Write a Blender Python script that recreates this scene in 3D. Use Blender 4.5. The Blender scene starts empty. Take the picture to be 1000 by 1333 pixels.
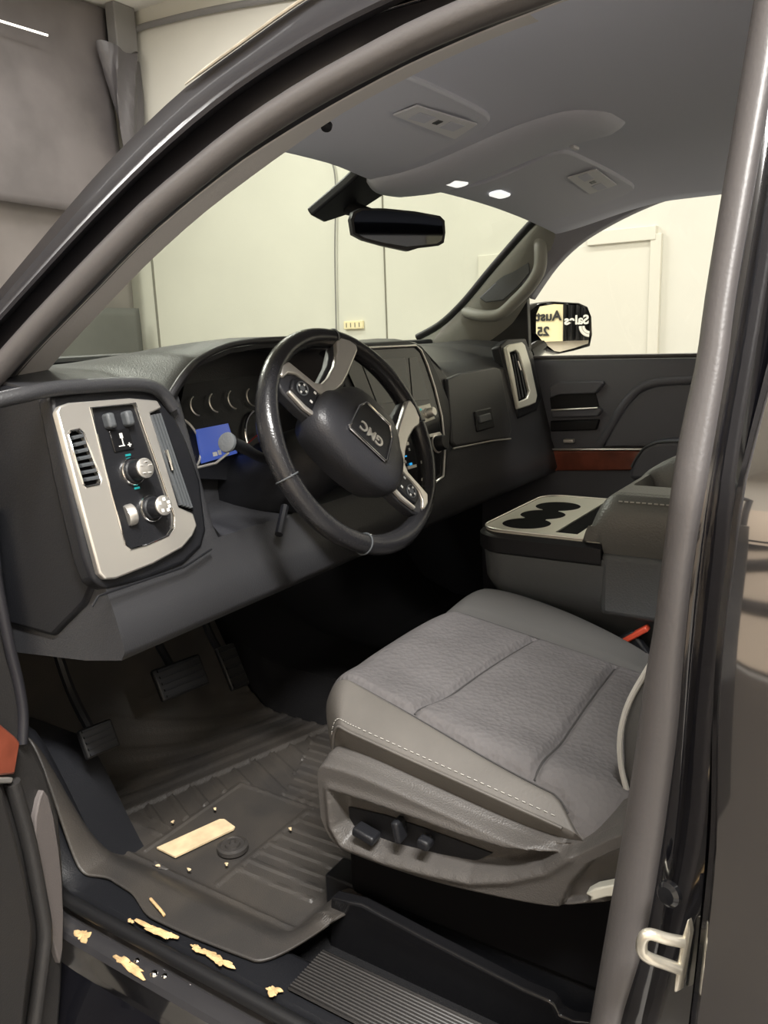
import bpy, bmesh, math, random
from mathutils import Vector, Matrix
random.seed(7)
V = Vector
scene = bpy.context.scene
COL = scene.collection
PI = math.pi

# ------------------------------------------------------------------ camera
CAM = V((-1.455, -.309, .843))
YAW, PITCH, ROLL, FPX = math.radians(57), math.radians(12.4), math.radians(-2.1), 1050.0
_f = V((math.sin(YAW)*math.cos(PITCH), math.cos(YAW)*math.cos(PITCH), -math.sin(PITCH)))
_r = V((math.cos(YAW), -math.sin(YAW), 0)); _u = _r.cross(_f)
CR = _r*math.cos(ROLL) + _u*math.sin(ROLL)
CU = -_r*math.sin(ROLL) + _u*math.cos(ROLL)
cd = bpy.data.cameras.new('camera'); cam = bpy.data.objects.new('camera', cd); COL.objects.link(cam)
cam.matrix_world = Matrix(((CR.x, CU.x, -_f.x, CAM.x), (CR.y, CU.y, -_f.y, CAM.y), (CR.z, CU.z, -_f.z, CAM.z), (0, 0, 0, 1)))
cd.sensor_fit = 'VERTICAL'; cd.sensor_height = 36.0; cd.lens = FPX/1333*36.0
cd.clip_start = .01; cd.clip_end = 60
scene.camera = cam

# ------------------------------------------------------------------ world, lamps, exposure
scene.view_settings.view_transform = 'Standard'
scene.view_settings.look = 'None'
scene.view_settings.gamma = 1
scene.view_settings.use_curve_mapping = False
scene.view_settings.exposure = 0.0
w = bpy.data.worlds.new('world'); scene.world = w; w.use_nodes = True
w.node_tree.nodes['Background'].inputs[0].default_value = (.9, .95, 1, 1)
w.node_tree.nodes['Background'].inputs[1].default_value = .02
# garage ceiling lamps: x, y, watts
LAMPS = [(-1.95, -1.1, 320), (-2.9, 2.6, 40), (2.2, .5, 44), (2.1, 3.2, 44), (0.2, 3.9, 150), (-1.2, -3.6, 110), (1.4, -3.2, 60)]
CEIL = 3.3
for i, (lx, ly, p) in enumerate(LAMPS):
    ld = bpy.data.lights.new('ceiling_lamp_light', 'AREA'); ld.shape = 'RECTANGLE'; ld.size = .3; ld.size_y = 1.4
    ld.energy = p; ld.color = (1.0, .972, .93)
    lo = bpy.data.objects.new('ceiling_lamp_light', ld); lo.location = (lx, ly, CEIL-.09); COL.objects.link(lo)

# ------------------------------------------------------------------ pixel -> point on a real plane
def ray(px, py):
    return _f + CR*((px-500)/FPX) - CU*((py-666.5)/FPX)
def at(px, py, x=None, y=None, z=None):
    d = ray(px, py)
    i, v = (0, x) if x is not None else (1, y) if y is not None else (2, z)
    return CAM + d*((v-CAM[i])/d[i])
def on(px, py, p0, n):
    d = ray(px, py); n = V(n)
    return CAM + d*((V(p0)-CAM).dot(n)/d.dot(n))
def side_x(z):
    return -.84 if z < .72 else -.84 + .42*(z-.72)
def sd(px, py, off=0.0):
    x = -.8
    for _ in range(25):
        p = at(px, py, x=x); x = .5*x + .5*(side_x(p.z) + off)
    return p
def sdo(off):
    return lambda px, py: sd(px, py, off)
def lin(c):
    return tuple((v/12.92 if v <= .04045 else ((v+.055)/1.055)**2.4) for v in c)

# ------------------------------------------------------------------ materials
def mat(name, col, rough=.5, metal=0.0, bump=0.0, bscale=200.0, btype='noise', var=0.0, vscale=8.0, coat=0.0, emit=None, estr=0.0, spec=.5, col2=None):
    m = bpy.data.materials.new(name); m.use_nodes = True
    nt = m.node_tree; b = nt.nodes['Principled BSDF']
    b.inputs['Base Color'].default_value = (*col, 1)
    b.inputs['Roughness'].default_value = rough
    b.inputs['Metallic'].default_value = metal
    b.inputs['Coat Weight'].default_value = coat
    b.inputs['Coat Roughness'].default_value = .04
    b.inputs['Specular IOR Level'].default_value = spec
    if emit:
        b.inputs['Emission Color'].default_value = (*emit, 1); b.inputs['Emission Strength'].default_value = estr
    tc = nt.nodes.new('ShaderNodeTexCoord')
    if bump:
        if btype == 'voronoi':
            t = nt.nodes.new('ShaderNodeTexVoronoi'); out = t.outputs['Distance']
        elif btype == 'weave':
            t = nt.nodes.new('ShaderNodeTexChecker'); out = t.outputs['Fac']
        else:
            t = nt.nodes.new('ShaderNodeTexNoise'); t.inputs['Detail'].default_value = 3; out = t.outputs['Fac']
        t.inputs['Scale'].default_value = bscale
        bp = nt.nodes.new('ShaderNodeBump'); bp.inputs['Strength'].default_value = bump; bp.inputs['Distance'].default_value = .002
        nt.links.new(tc.outputs['Object'], t.inputs['Vector'])
        nt.links.new(out, bp.inputs['Height']); nt.links.new(bp.outputs['Normal'], b.inputs['Normal'])
    if var or col2:
        t = nt.nodes.new('ShaderNodeTexNoise'); t.inputs['Scale'].default_value = vscale; t.inputs['Detail'].default_value = 5
        nt.links.new(tc.outputs['Object'], t.inputs['Vector'])
        mx = nt.nodes.new('ShaderNodeMix'); mx.data_type = 'RGBA'
        c2 = col2 or tuple(min(1, c*(1+var)) for c in col); c1 = col if col2 else tuple(c*(1-var) for c in col)
        mx.inputs['A'].default_value = (*c1, 1); mx.inputs['B'].default_value = (*c2, 1)
        mr = nt.nodes.new('ShaderNodeMapRange'); mr.inputs['From Min'].default_value = .35; mr.inputs['From Max'].default_value = .65
        nt.links.new(t.outputs['Fac'], mr.inputs['Value'])
        nt.links.new(mr.outputs['Result'], mx.inputs['Factor']); nt.links.new(mx.outputs['Result'], b.inputs['Base Color'])
    return m

def glass(name, tint, refl=.04):
    m = bpy.data.materials.new(name); m.use_nodes = True; nt = m.node_tree
    for n in list(nt.nodes): nt.nodes.remove(n)
    o = nt.nodes.new('ShaderNodeOutputMaterial'); mx = nt.nodes.new('ShaderNodeMixShader')
    t = nt.nodes.new('ShaderNodeBsdfTransparent'); g = nt.nodes.new('ShaderNodeBsdfGlossy'); lw = nt.nodes.new('ShaderNodeLayerWeight'); lw.inputs['Blend'].default_value = .5
    pw = nt.nodes.new('ShaderNodeMath'); pw.operation = 'POWER'; pw.inputs[1].default_value = 5.0
    fr = nt.nodes.new('ShaderNodeMath'); fr.operation = 'MULTIPLY_ADD'; fr.inputs[1].default_value = .6; fr.inputs[2].default_value = .02
    nt.links.new(lw.outputs['Facing'], pw.inputs[0]); nt.links.new(pw.outputs[0], fr.inputs[0])
    t.inputs['Color'].default_value = (*tint, 1); g.inputs['Roughness'].default_value = .02
    nt.links.new(fr.outputs[0], mx.inputs[0]); nt.links.new(t.outputs[0], mx.inputs[1]); nt.links.new(g.outputs[0], mx.inputs[2])
    nt.links.new(mx.outputs[0], o.inputs[0])
    return m

M = {}
M['paint'] = mat('black_paint', (.006, .006, .008), .10, coat=1.0)
M['paint'].node_tree.nodes['Principled BSDF'].inputs['Coat IOR'].default_value = 1.5
M['frame_paint'] = mat('black_satin_paint', (.017, .0165, .020), .46, coat=.06)
M['rubber'] = mat('door_rubber', (.085, .079, .079), .44, bump=.15, bscale=300)
M['seal'] = mat('black_seal', (.008, .008, .009), .5)
M['soft'] = mat('dash_soft_vinyl', (.036, .0365, .040), .40, bump=.15, bscale=420, btype='voronoi', spec=.45)
M['doorvinyl'] = mat('door_vinyl', (.11, .114, .135), .5, bump=.2, bscale=420, btype='voronoi')
M['plastic'] = mat('black_plastic', (.011, .0115, .0138), .42, bump=.2, bscale=400, spec=.32)
M['gloss'] = mat('gloss_black', (.008, .008, .009), .12)
M['void'] = mat('dark_cavity', (.004, .004, .005), .9, spec=.1)
M['carpet'] = mat('black_carpet', (.012, .012, .013), .95, bump=.8, bscale=420, spec=.1)
M['console'] = mat('console_plastic', (.080, .087, .094), .52, bump=.3, bscale=300)
M['shield'] = mat('seat_shield_plastic', (.066, .061, .057), .46, bump=.22, bscale=520, btype='voronoi')
M['headliner'] = mat('headliner_fabric', (.66, .68, .78), .95, bump=.2, bscale=500, spec=.1)
M['visor'] = mat('visor_vinyl', (.65, .67, .76), .8, bump=.2, bscale=400, spec=.2)
M['tag'] = mat('visor_label_grey', (.75, .76, .80), .7)
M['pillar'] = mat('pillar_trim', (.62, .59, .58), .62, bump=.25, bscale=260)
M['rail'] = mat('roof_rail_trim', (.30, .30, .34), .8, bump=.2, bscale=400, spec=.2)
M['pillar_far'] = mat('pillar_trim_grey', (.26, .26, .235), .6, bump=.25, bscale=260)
M['silver'] = mat('brushed_silver', (.74, .715, .67), .33, metal=.8)
M['silverplate'] = mat('satin_silver_plastic', (.74, .73, .64), .36, metal=.35)
M['chrome'] = mat('chrome', (.75, .75, .75), .1, metal=1)
M['leather'] = mat('wheel_leather', (.016, .016, .018), .25, bump=.12, bscale=400, btype='voronoi')
M['airbag'] = mat('airbag_cover', (.026, .0265, .031), .42, bump=.15, bscale=380, btype='voronoi')
M['fabric'] = mat('seat_mesh_fabric', (.110, .104, .105), .9, bump=.75, bscale=125, btype='voronoi', var=.07, vscale=14, spec=.15)
M['darkener'] = mat('darkener_sheet', (.035, .031, .028), .6)
M['scuff'] = mat('scuff_plastic', (.036, .034, .033), .45)
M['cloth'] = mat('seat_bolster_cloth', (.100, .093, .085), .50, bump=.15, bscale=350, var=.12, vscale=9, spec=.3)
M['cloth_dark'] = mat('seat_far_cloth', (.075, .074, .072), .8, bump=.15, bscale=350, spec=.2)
M['stitch'] = mat('stitch_thread', (.42, .41, .38), .7)
M['matrubber'] = mat('mat_rubber', (.040, .037, .035), .44, bump=.35, bscale=520, col2=(.060, .053, .046), vscale=9)
M['lidvinyl'] = mat('armrest_vinyl', (.105, .106, .10), .42, bump=.25, bscale=320, btype='voronoi')
M['tarp3'] = mat('floor_level_tarp', (.10, .10, .095), .5, bump=.5, bscale=4, var=.14, vscale=2)
M['muddypaint'] = mat('muddy_black_paint', (.008, .008, .010), .16, coat=1.0, col2=(.022, .020, .018), vscale=3.5)
M['muddypaint'].node_tree.nodes['Principled BSDF'].inputs['Coat IOR'].default_value = 3.0
M['wetpaint'] = mat('wet_sill_paint', (.032, .031, .033), .20, coat=.6, bump=.3, bscale=40)
M['doorpanel'] = mat('door_panel_plastic', (.026, .0245, .024), .5, bump=.25, bscale=420)
M['label'] = mat('mat_label_tan', lin((.86, .77, .62)), .75, var=.12, vscale=40)
M['mud'] = mat('dried_mud', lin((.82, .69, .50)), .95, bump=.8, bscale=160, var=.25, vscale=60)
M['wood'] = mat('wood_trim', (.20, .052, .030), .28, coat=.4, var=.3, vscale=14)
M['mirror'] = mat('mirror_glass', (.93, .93, .88), .0, metal=1)
M['darkmirror'] = mat('dim_mirror_glass', (.045, .05, .06), .03, metal=1)
M['screen'] = mat('blue_screen', (.01, .02, .06), .2, emit=(.05, .085, .33), estr=1.0)
M['teal'] = mat('teal_led', (0, .1, .1), .3, emit=(.02, .30, .30), estr=1.0)
M['blue'] = mat('blue_led', (0, .05, .1), .3, emit=(.02, .35, .75), estr=1.0)
M['white'] = mat('white_mark', (.7, .7, .68), .5)
M['lcd'] = mat('radio_screen', (.035, .037, .036), .06)
M['redbtn'] = mat('red_button', (.62, .08, .04), .4)
M['redline'] = mat('red_pointer', (.3, .02, .02), .4)
M['wsglass'] = glass('windshield_glass', (.80, .845, .76))
M['dglass'] = glass('door_glass', (.985, 1.0, .965))
M['lensglow'] = mat('glowing_lens_highlight', (.75, .75, .72), .12, emit=(1, .98, .92), estr=.95)  # emission stands in for windshield light mirrored on the map lamp lenses
M['wall'] = mat('cream_wall_panel', lin((.82, .813, .772)), .6, var=.03, vscale=1.5)
M['seamline'] = mat('seat_seam', (.034, .032, .032), .8)
M['wallside'] = mat('cream_wall_side', lin((.85, .815, .76)), .7)
M['ceil'] = mat('ceiling_white', lin((.90, .89, .86)), .8)
M['concrete'] = mat('concrete_floor', (.40, .388, .372), .55, var=.15, vscale=3, bump=.2, bscale=60)
M['tarp'] = mat('grey_tarp', (.130, .118, .118), .45, bump=.5, bscale=5, var=.18, vscale=2.5)
M['tarp2'] = mat('lower_tarp', (.180, .163, .155), .5, bump=.5, bscale=4, var=.14, vscale=2)
M['tarpdark'] = mat('folded_tarp', (.085, .08, .084), .35, bump=.9, bscale=22)
M['bannercream'] = mat('cream_banner', lin((.93, .88, .72)), .6)
M['ink'] = mat('black_ink', (.02, .02, .022), .6)
M['drape'] = mat('black_drape', (.02, .02, .023), .5)
M['whiteink'] = mat('white_ink', (.75, .74, .70), .6)
M['pvc'] = mat('grey_cable', (.20, .195, .19), .5)
M['lamp'] = mat('lamp_housing', (.6, .6, .58), .5)
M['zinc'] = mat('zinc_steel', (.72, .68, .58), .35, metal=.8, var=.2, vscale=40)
M['trimline'] = mat('wall_joint', (.20, .19, .16), .8)
M['doorwhite'] = mat('white_door', lin((.83, .82, .77)), .5)

# ------------------------------------------------------------------ object helpers
BASE = {}
def tag(o, label=None, cat=None, group=None, kind=None):
    if label: o['label'] = label
    if cat: o['category'] = cat
    if group: o['group'] = group
    if kind: o['kind'] = kind
    return o
def thing(name, label, cat, loc=(0, 0, 0), group=None):
    o = bpy.data.objects.new(name, None); o.empty_display_size = .05; COL.objects.link(o)
    o.location = loc; BASE[o.name] = V(loc)
    return tag(o, label, cat, group)
def mk(name, shape, m, parent=None, smooth=True, bev=0.0, seg=2, sub=0, thick=0.0, angle=40, local=False):
    verts, faces = shape
    me = bpy.data.meshes.new(name); me.from_pydata([tuple(v) for v in verts], [], faces); me.update()
    bm = bmesh.new(); bm.from_mesh(me); bmesh.ops.remove_doubles(bm, verts=bm.verts, dist=1e-6)
    if not thick: bmesh.ops.recalc_face_normals(bm, faces=bm.faces)
    bm.to_mesh(me); bm.free()
    if smooth:
        for p in me.polygons: p.use_smooth = True
        me.set_sharp_from_angle(angle=math.radians(angle))
    o = bpy.data.objects.new(name, me); COL.objects.link(o)
    me.materials.append(M[m] if isinstance(m, str) else m)
    if parent:
        o.parent = parent
        if not local:
            o.matrix_parent_inverse = Matrix.Translation(-BASE.get(parent.name, V((0, 0, 0))))
    if thick:
        md = o.modifiers.new('thickness', 'SOLIDIFY'); md.thickness = abs(thick); md.offset = 1 if thick > 0 else -1
    if bev:
        md = o.modifiers.new('edges', 'BEVEL'); md.width = bev; md.segments = seg; md.limit_method = 'ANGLE'; md.angle_limit = math.radians(35)
        md.harden_normals = False
    if sub:
        md = o.modifiers.new('smooth', 'SUBSURF'); md.levels = sub; md.render_levels = sub
    return o
def join(*shapes):
    v, f = [], []
    for s in shapes:
        n = len(v); v += list(s[0]); f += [[i+n for i in q] for q in s[1]]
    return v, f
def xf(shape, mtx):
    return [mtx @ V(p) for p in shape[0]], shape[1]
def grid(rows, closed=False, caps=False):
    n = len(rows[0]); v = [V(p) for r in rows for p in r]; f = []
    for i in range(len(rows)-1):
        for j in range(n if closed else n-1):
            k = (j+1) % n
            f.append([i*n+j, i*n+k, (i+1)*n+k, (i+1)*n+j])
    if caps:
        f.append(list(range(n))[::-1]); f.append([(len(rows)-1)*n+j for j in range(n)])
    return v, f
def spline(pts, n, closed=False):
    P = [V(p) for p in pts]; m = len(P); out = []
    segs = m if closed else m-1
    for i in range(n):
        t = i/(n if closed else n-1)*segs; k = min(int(t), segs-1); u = t-k
        if closed: a, b, c, d = P[(k-1) % m], P[k], P[(k+1) % m], P[(k+2) % m]
        else: a, b, c, d = P[max(k-1, 0)], P[k], P[k+1], P[min(k+2, m-1)]
        out.append(.5*((2*b) + (c-a)*u + (2*a-5*b+4*c-d)*u*u + (3*b-a-3*c+d)*u**3))
    return out
def resample(pts, n):
    P = [V(p) for p in pts]; L = [0]
    for a, b in zip(P, P[1:]): L.append(L[-1]+(b-a).length)
    out = []
    for i in range(n):
        s = L[-1]*i/(n-1); k = 0
        while k < len(P)-2 and L[k+1] < s: k += 1
        u = (s-L[k])/max(L[k+1]-L[k], 1e-9); out.append(P[k].lerp(P[k+1], u))
    return out
def pcurve(pix, fn, n, smooth=True):
    p2 = resample([V((a, b, 0)) for a, b in pix], max(n, 3))
    if smooth:
        p2 = resample(spline([V((a, b, 0)) for a, b in pix], 80), n)
    return [fn(p.x, p.y) for p in p2]
def tube(path, r, n=12, closed=False, flat=1.0, caps=True):
    P = [V(p) for p in path]; m = len(P); rows = []
    up = None
    for i, p in enumerate(P):
        if closed: t = (P[(i+1) % m]-P[i-1]).normalized()
        else: t = (P[min(i+1, m-1)]-P[max(i-1, 0)]).normalized()
        if up is None:
            a = V((0, 0, 1)) if abs(t.z) < .9 else V((1, 0, 0))
            up = (a - t*a.dot(t)).normalized()
        else:
            up = (up - t*up.dot(t)).normalized()
        b = t.cross(up); rr = r[i] if isinstance(r, (list, tuple)) else r
        rows.append([p + up*math.cos(2*PI*k/n)*rr + b*math.sin(2*PI*k/n)*rr*flat for k in range(n)])
    if closed: rows.append(rows[0])
    return grid(rows, closed=True, caps=caps and not closed)
def box(c, s, rot=None):
    c = V(c); h = V(s)*.5
    vs = [V((x, y, z)) for x in (-h.x, h.x) for y in (-h.y, h.y) for z in (-h.z, h.z)]
    if rot is not None: vs = [rot @ v for v in vs]
    return [c+v for v in vs], [[0, 1, 3, 2], [4, 6, 7, 5], [0, 4, 5, 1], [2, 3, 7, 6], [0, 2, 6, 4], [1, 5, 7, 3]]
def axes(n, up=(0, 0, 1)):
    n = V(n).normalized(); u = V(up); u = (u-n*u.dot(n)).normalized(); r = u.cross(n)
    return r, u, n
def rotm(n, up=(0, 0, 1)):
    r, u, n = axes(n, up)
    return Matrix((r, u, n)).transposed()
def prism(outline, n, t, holes=()):
    """plate whose front is the outline and whose back lies t behind it (against n)"""
    bm = bmesh.new(); n = V(n).normalized()
    es = []
    for loop in [outline, *holes]:
        vs = [bm.verts.new(p) for p in loop]
        es += [bm.edges.new((vs[i], vs[(i+1) % len(vs)])) for i in range(len(vs))]
    if holes:
        bmesh.ops.triangle_fill(bm, edges=es, use_beauty=True, use_dissolve=False, normal=n)
        # drop fills that landed inside a hole
    else:
        bm.faces.new(bm.verts[:])
    fs = bm.faces[:]
    bnd = [e for e in bm.edges if len(e.link_faces) == 1]
    r = bmesh.ops.extrude_face_region(bm, geom=fs)
    nv = [g for g in r['geom'] if isinstance(g, bmesh.types.BMVert)]
    bmesh.ops.translate(bm, verts=nv, vec=-n*t)
    bm.faces.ensure_lookup_table()
    # the original front faces stay; recalc later
    bm.verts.index_update()
    v = [p.co.copy() for p in bm.verts]; f = [[q.index for q in fa.verts] for fa in bm.faces]
    have = set(); f2 = []
    for q in f:
        k = tuple(sorted(q))
        if k in have: continue
        have.add(k); f2.append(q)
    # extrude_face_region removes the source faces when they are interior; make sure the front is closed
    if not any(set(q) <= set(range(len(outline)+sum(len(h) for h in holes))) and len(q) >= 3 for q in f2):
        pass
    bm.free()
    return v, f2
def lathe(profile, c, ax, n=32, up=(0, 0, 1)):
    r_, u_, n_ = axes(ax, up if abs(V(ax).normalized().dot(V(up))) < .95 else (1, 0, 0)); c = V(c)
    rows = []
    for (r, h) in profile:
        rows.append([c + n_*h + (r_*math.cos(2*PI*k/n)+u_*math.sin(2*PI*k/n))*max(r, 1e-5) for k in range(n)])
    return grid(rows, closed=True, caps=True)
def rrect(c, r_, u_, w_, h_, rad, k=5):
    c = V(c); out = []
    for sx, sy, a0 in ((1, 1, 0), (-1, 1, 90), (-1, -1, 180), (1, -1, 270)):
        for i in range(k+1):
            a = math.radians(a0+90*i/k)
            out.append(c + r_*(sx*(w_/2-rad)+rad*math.cos(a)) + u_*(sy*(h_/2-rad)+rad*math.sin(a)))
    return out
def sstep(a, b, x):
    if a == b: return float(x >= a)
    t = min(1, max(0, (x-a)/(b-a))); return t*t*(3-2*t)
def interp(x, tab):
    if x <= tab[0][0]: return tab[0][1]
    for (a, va), (b, vb) in zip(tab, tab[1:]):
        if x <= b:
            t = (x-a)/(b-a); return va+(vb-va)*t
    return tab[-1][1]
def sdist(p, poly):
    """signed distance to a 2D polygon, negative inside"""
    x, y = p; ins = False; d = 1e9; n = len(poly)
    for i in range(n):
        ax, ay = poly[i]; bx, by = poly[(i+1) % n]
        if (ay > y) != (by > y) and x < (bx-ax)*(y-ay)/(by-ay)+ax: ins = not ins
        ex, ey = bx-ax, by-ay; t = max(0, min(1, ((x-ax)*ex+(y-ay)*ey)/(ex*ex+ey*ey+1e-12)))
        d = min(d, math.hypot(x-ax-t*ex, y-ay-t*ey))
    return -d if ins else d
def text(name, body, size, c, right, up, m, parent=None, ext=.0005, local=False, shear=0.0, bold=0.0):
    cu = bpy.data.curves.new(name, 'FONT'); cu.body = body; cu.size = size; cu.extrude = ext; cu.align_x = 'CENTER'; cu.align_y = 'CENTER'
    cu.shear = shear; cu.offset = bold
    tmp = bpy.data.objects.new(name+'_tmp', cu); COL.objects.link(tmp)
    dg = bpy.context.evaluated_depsgraph_get()
    me = bpy.data.meshes.new_from_object(tmp.evaluated_get(dg)); bpy.data.objects.remove(tmp); bpy.data.curves.remove(cu)
    right = V(right).normalized(); n = right.cross(V(up)).normalized(); up = n.cross(right)
    mt = Matrix(((right.x, up.x, n.x, c[0]), (right.y, up.y, n.y, c[1]), (right.z, up.z, n.z, c[2]), (0, 0, 0, 1)))
    me.transform(mt); me.materials.clear(); me.materials.append(M[m])
    o = bpy.data.objects.new(name, me); COL.objects.link(o)
    if parent:
        o.parent = parent
        if not local: o.matrix_parent_inverse = Matrix.Translation(-BASE.get(parent.name, V((0, 0, 0))))
    return o

# ================================================================== THE GARAGE
FL = -.56
def struct(name, shape, m, **k):
    o = mk(name, shape, m, smooth=k.pop('smooth', False), **k); o['kind'] = 'structure'; return o
XL, XR, YB, YF = -4.2, 3.3, -5.2, 5.25
struct('floor', box(((XL+XR)/2, (YB+YF)/2, FL-.05), (XR-XL+.4, YF-YB+.4, .1)), 'concrete')
struct('ceiling', box(((XL+XR)/2, (YB+YF)/2, CEIL+.05), (XR-XL+.4, YF-YB+.4, .1)), 'ceil')
struct('wall_right', box((XR+.05, (YB+YF)/2, (CEIL+FL)/2), (.1, YF-YB+.2, CEIL-FL)), 'wall')
struct('wall_left', box((XL-.05, (YB+YF)/2, (CEIL+FL)/2), (.1, YF-YB+.2, CEIL-FL)), 'wallside')
struct('wall_front', box(((XL+XR)/2, YF+.05, (CEIL+FL)/2), (XR-XL, .1, CEIL-FL)), 'wallside')
struct('wall_back', box(((XL+XR)/2, YB-.05, (CEIL+FL)/2), (XR-XL, .1, CEIL-FL)), 'wallside')
for i, (lx, ly, p) in enumerate(LAMPS):
    t = thing('ceiling_lamp', 'long fluorescent lamp fixture on the garage ceiling', 'lamp', (lx, ly, CEIL), 'ceiling lamps of the garage')
    mk('housing', box((lx, ly, CEIL-.04), (.36, 1.5, .075)), 'lamp', t, bev=.01)
# panel joint and the doorway on the right-hand wall
struct('trim_1', box((XR-.004, 2.70, 1.35), (.008, .007, 3.8)), 'trimline')
struct('trim_2', box((XR-.004, 4.93, 1.35), (.008, .02, 3.8)), 'trimline')
dy0, dy1, dz = .945, 2.0, 1.30
struct('door_1', join(box((XR-.012, (dy0+dy1)/2, (dz+FL)/2), (.024, dy1-dy0, dz-FL))), 'doorwhite', bev=.003)
struct('trim_3', join(box((XR-.02, dy0-.03, (dz+FL)/2), (.04, .06, dz-FL+.06)), box((XR-.02, (dy0+1.27)/2, dz+.035), (.05, 1.27-dy0+.06, .075))), 'doorwhite', bev=.004)
t = thing('wall_outlet', 'white outlet plate on the pale wall seen past the passenger mirror', 'outlet', tuple(at(797, 432, x=XR)))
c = at(797, 432, x=XR)
mk('plate', box((XR-.008, c.y, c.z), (.016, .13, .17)), 'tag', t, bev=.004)
mk('socket', box((XR-.018, c.y, c.z-.02), (.006, .03, .03)), 'pvc', t)
c = at(462, 423, x=XR)
t = thing('outlet_strip', 'small pale power strip on the wall seen through the windshield', 'power strip', tuple(c))
mk('strip_body', box((XR-.012, c.y, c.z), (.022, .16, .055)), 'bannercream', t, bev=.004)
for k in range(4):
    mk('socket', box((XR-.024, c.y+.055-.036*k, c.z), (.004, .006, .03)), 'trimline', t)
# cables and conduit
p = [at(420, 185, x=XR-.02), at(432, 210, x=XR-.02), at(437, 245, x=XR-.02), at(436, 330, x=XR-.02), at(438, 440, x=XR-.02), at(439, 520, x=XR-.02)]
p = [V((XR-.02, p[0].y+.05, 2.6)), V((XR-.02, p[0].y+.03, 2.25))] + p
o = mk('hanging_cable', tube(spline(p, 40), .005, 8), 'pvc'); tag(o, 'thin grey cable hanging down the wall seen through the windshield', 'cable')
p = [at(150, 73, x=XR-.03), at(158, 55, x=XR-.03), at(178, 38, x=XR-.03), at(215, 27, x=XR-.03), at(270, 14, x=XR-.03), at(340, 1, x=XR-.03), at(420, -12, x=XR-.03)]
o = mk('conduit_pipe', tube(spline(p, 40), .022, 10), 'pvc'); tag(o, 'grey conduit bending across the top of the cream wall', 'pipe')
# hung tarps on the front wall
def sheet(x0, x1, z0, z1, y, amp, nx=70, nz=26, seed=0, wob=.0):
    rows = []
    for j in range(nz+1):
        r = []
        for i in range(nx+1):
            u = i/nx; v = j/nz; x = x0+(x1-x0)*u; z = z0+(z1-z0)*v
            yy = y + amp*(math.sin(9*u+seed+2.1*v)*.5+math.sin(23*u+seed*2+1.3*math.sin(4*v))*.3+math.sin(5*v+6*u+seed)*.35)
            r.append(V((x + wob*math.sin(7*v+seed)*(u-.5), yy, z + .02*math.sin(6*u+seed)*(1-v))))
        rows.append(r)
    return grid(rows)
o = mk('lower_tarp', sheet(-1.2, 3.16, FL+.02, 1.95, 5.08, .05, seed=1), 'tarp2', thick=.006)
tag(o, 'lighter grey tarp hanging below the dark tarp, ahead of the truck', 'tarp')
o = mk('ground_tarp', sheet(-1.2, 3.12, FL+.01, 1.12, 4.98, .04, seed=7), 'tarp3', thick=.006)
tag(o, 'dark grey tarp along the floor seen low through the windshield', 'tarp')
o = mk('upper_tarp', sheet(-1.2, 3.10, 1.80, CEIL-.02, 4.94, .045, seed=4), 'tarp', thick=.006)
tag(o, 'dark grey tarp hung high beside the wall corner, upper left of the truck', 'tarp')
# bunched black end of the tarp by the wall
rows = []
for j in range(30):
    v = j/29; z = 2.98-1.0*v; wd = .17*(1-.75*v)
    rows.append([V((3.10 + wd*math.cos(a)*(1+.22*math.sin(3*a+6*v)) + .05*v, 4.84 + .5*wd*math.sin(a)*(1+.25*math.sin(5*a+9*v)), z + (.03*math.cos(2*a) if j == 0 else 0))) for a in [2*PI*k/28 for k in range(28)]])
o = mk('bunched_tarp', grid(rows, closed=True, caps=True), 'tarpdark'); tag(o, 'crumpled shiny black tarp end bunched at the wall corner', 'tarp')
o = mk('wall_post', box((3.15, 4.86, (2.93+CEIL)/2), (.20, .10, CEIL-2.93)), 'pvc', smooth=False, bev=.01); tag(o, 'grey square post above the bunched tarp in the corner', 'post')
a_, b_ = at(-30, 18, y=4.80), at(62, 46, y=4.80)
o = mk('light_tube', tube([a_, b_], .008, 8), mat('bright_tube', (.8, .8, .75), .3, emit=(1, .95, .85), estr=1.6)); tag(o, 'thin bright light tube in front of the dark tarp', 'light')

# ================================================================== TRUCK CAB SHELL
cab = thing('truck_cab', 'black pickup truck cab with its driver door opening, roof and windshield', 'truck', (-.8, .3, FL))
N = 46
c0 = [(-110, 520), (-50, 437), (0, 376), (45, 322), (85, 274), (125, 228), (165, 186), (205, 147), (245, 111), (320, 56), (400, 0), (500, -58), (620, -108), (760, -150), (900, -175), (1060, -190), (1250, -205)]
c1 = [(-110, 545), (-50, 467), (0, 410), (40, 366), (80, 322), (120, 279), (160, 238), (200, 199), (260, 146), (320, 101), (400, 50), (480, 8), (570, -32), (700, -80), (860, -115), (1060, -135), (1250, -150)]
c2 = [(-110, 590), (-50, 518), (0, 463), (40, 419), (80, 376), (120, 334), (160, 294), (200, 255), (260, 206), (320, 158), (400, 105), (480, 62), (560, 22), (680, -25), (820, -65), (1060, -85), (1250, -100)]
c3 = [(-110, 645), (-50, 567), (0, 508), (40, 462), (80, 421), (120, 380), (160, 338), (200, 300), (260, 250), (320, 205), (400, 155), (480, 110), (560, 70), (680, 20), (820, -25), (1060, -50), (1250, -62)]
t1 = [(-60, 620), (-10, 560), (40, 508), (90, 450), (140, 397), (185, 350), (230, 308), (272, 272), (330, 228), (390, 185), (450, 145), (520, 107), (600, 68), (700, 28), (808, 0), (960, -30), (1150, -45)]
k0 = pcurve(c0, sdo(-.035), N)
rows = [[p + (p-CAM).normalized()*.10 + V((.01, 0, -.015)) for p in k0], [p + (p-CAM).normalized()*.03 + V((0, 0, -.002)) for p in k0], k0]
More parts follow.
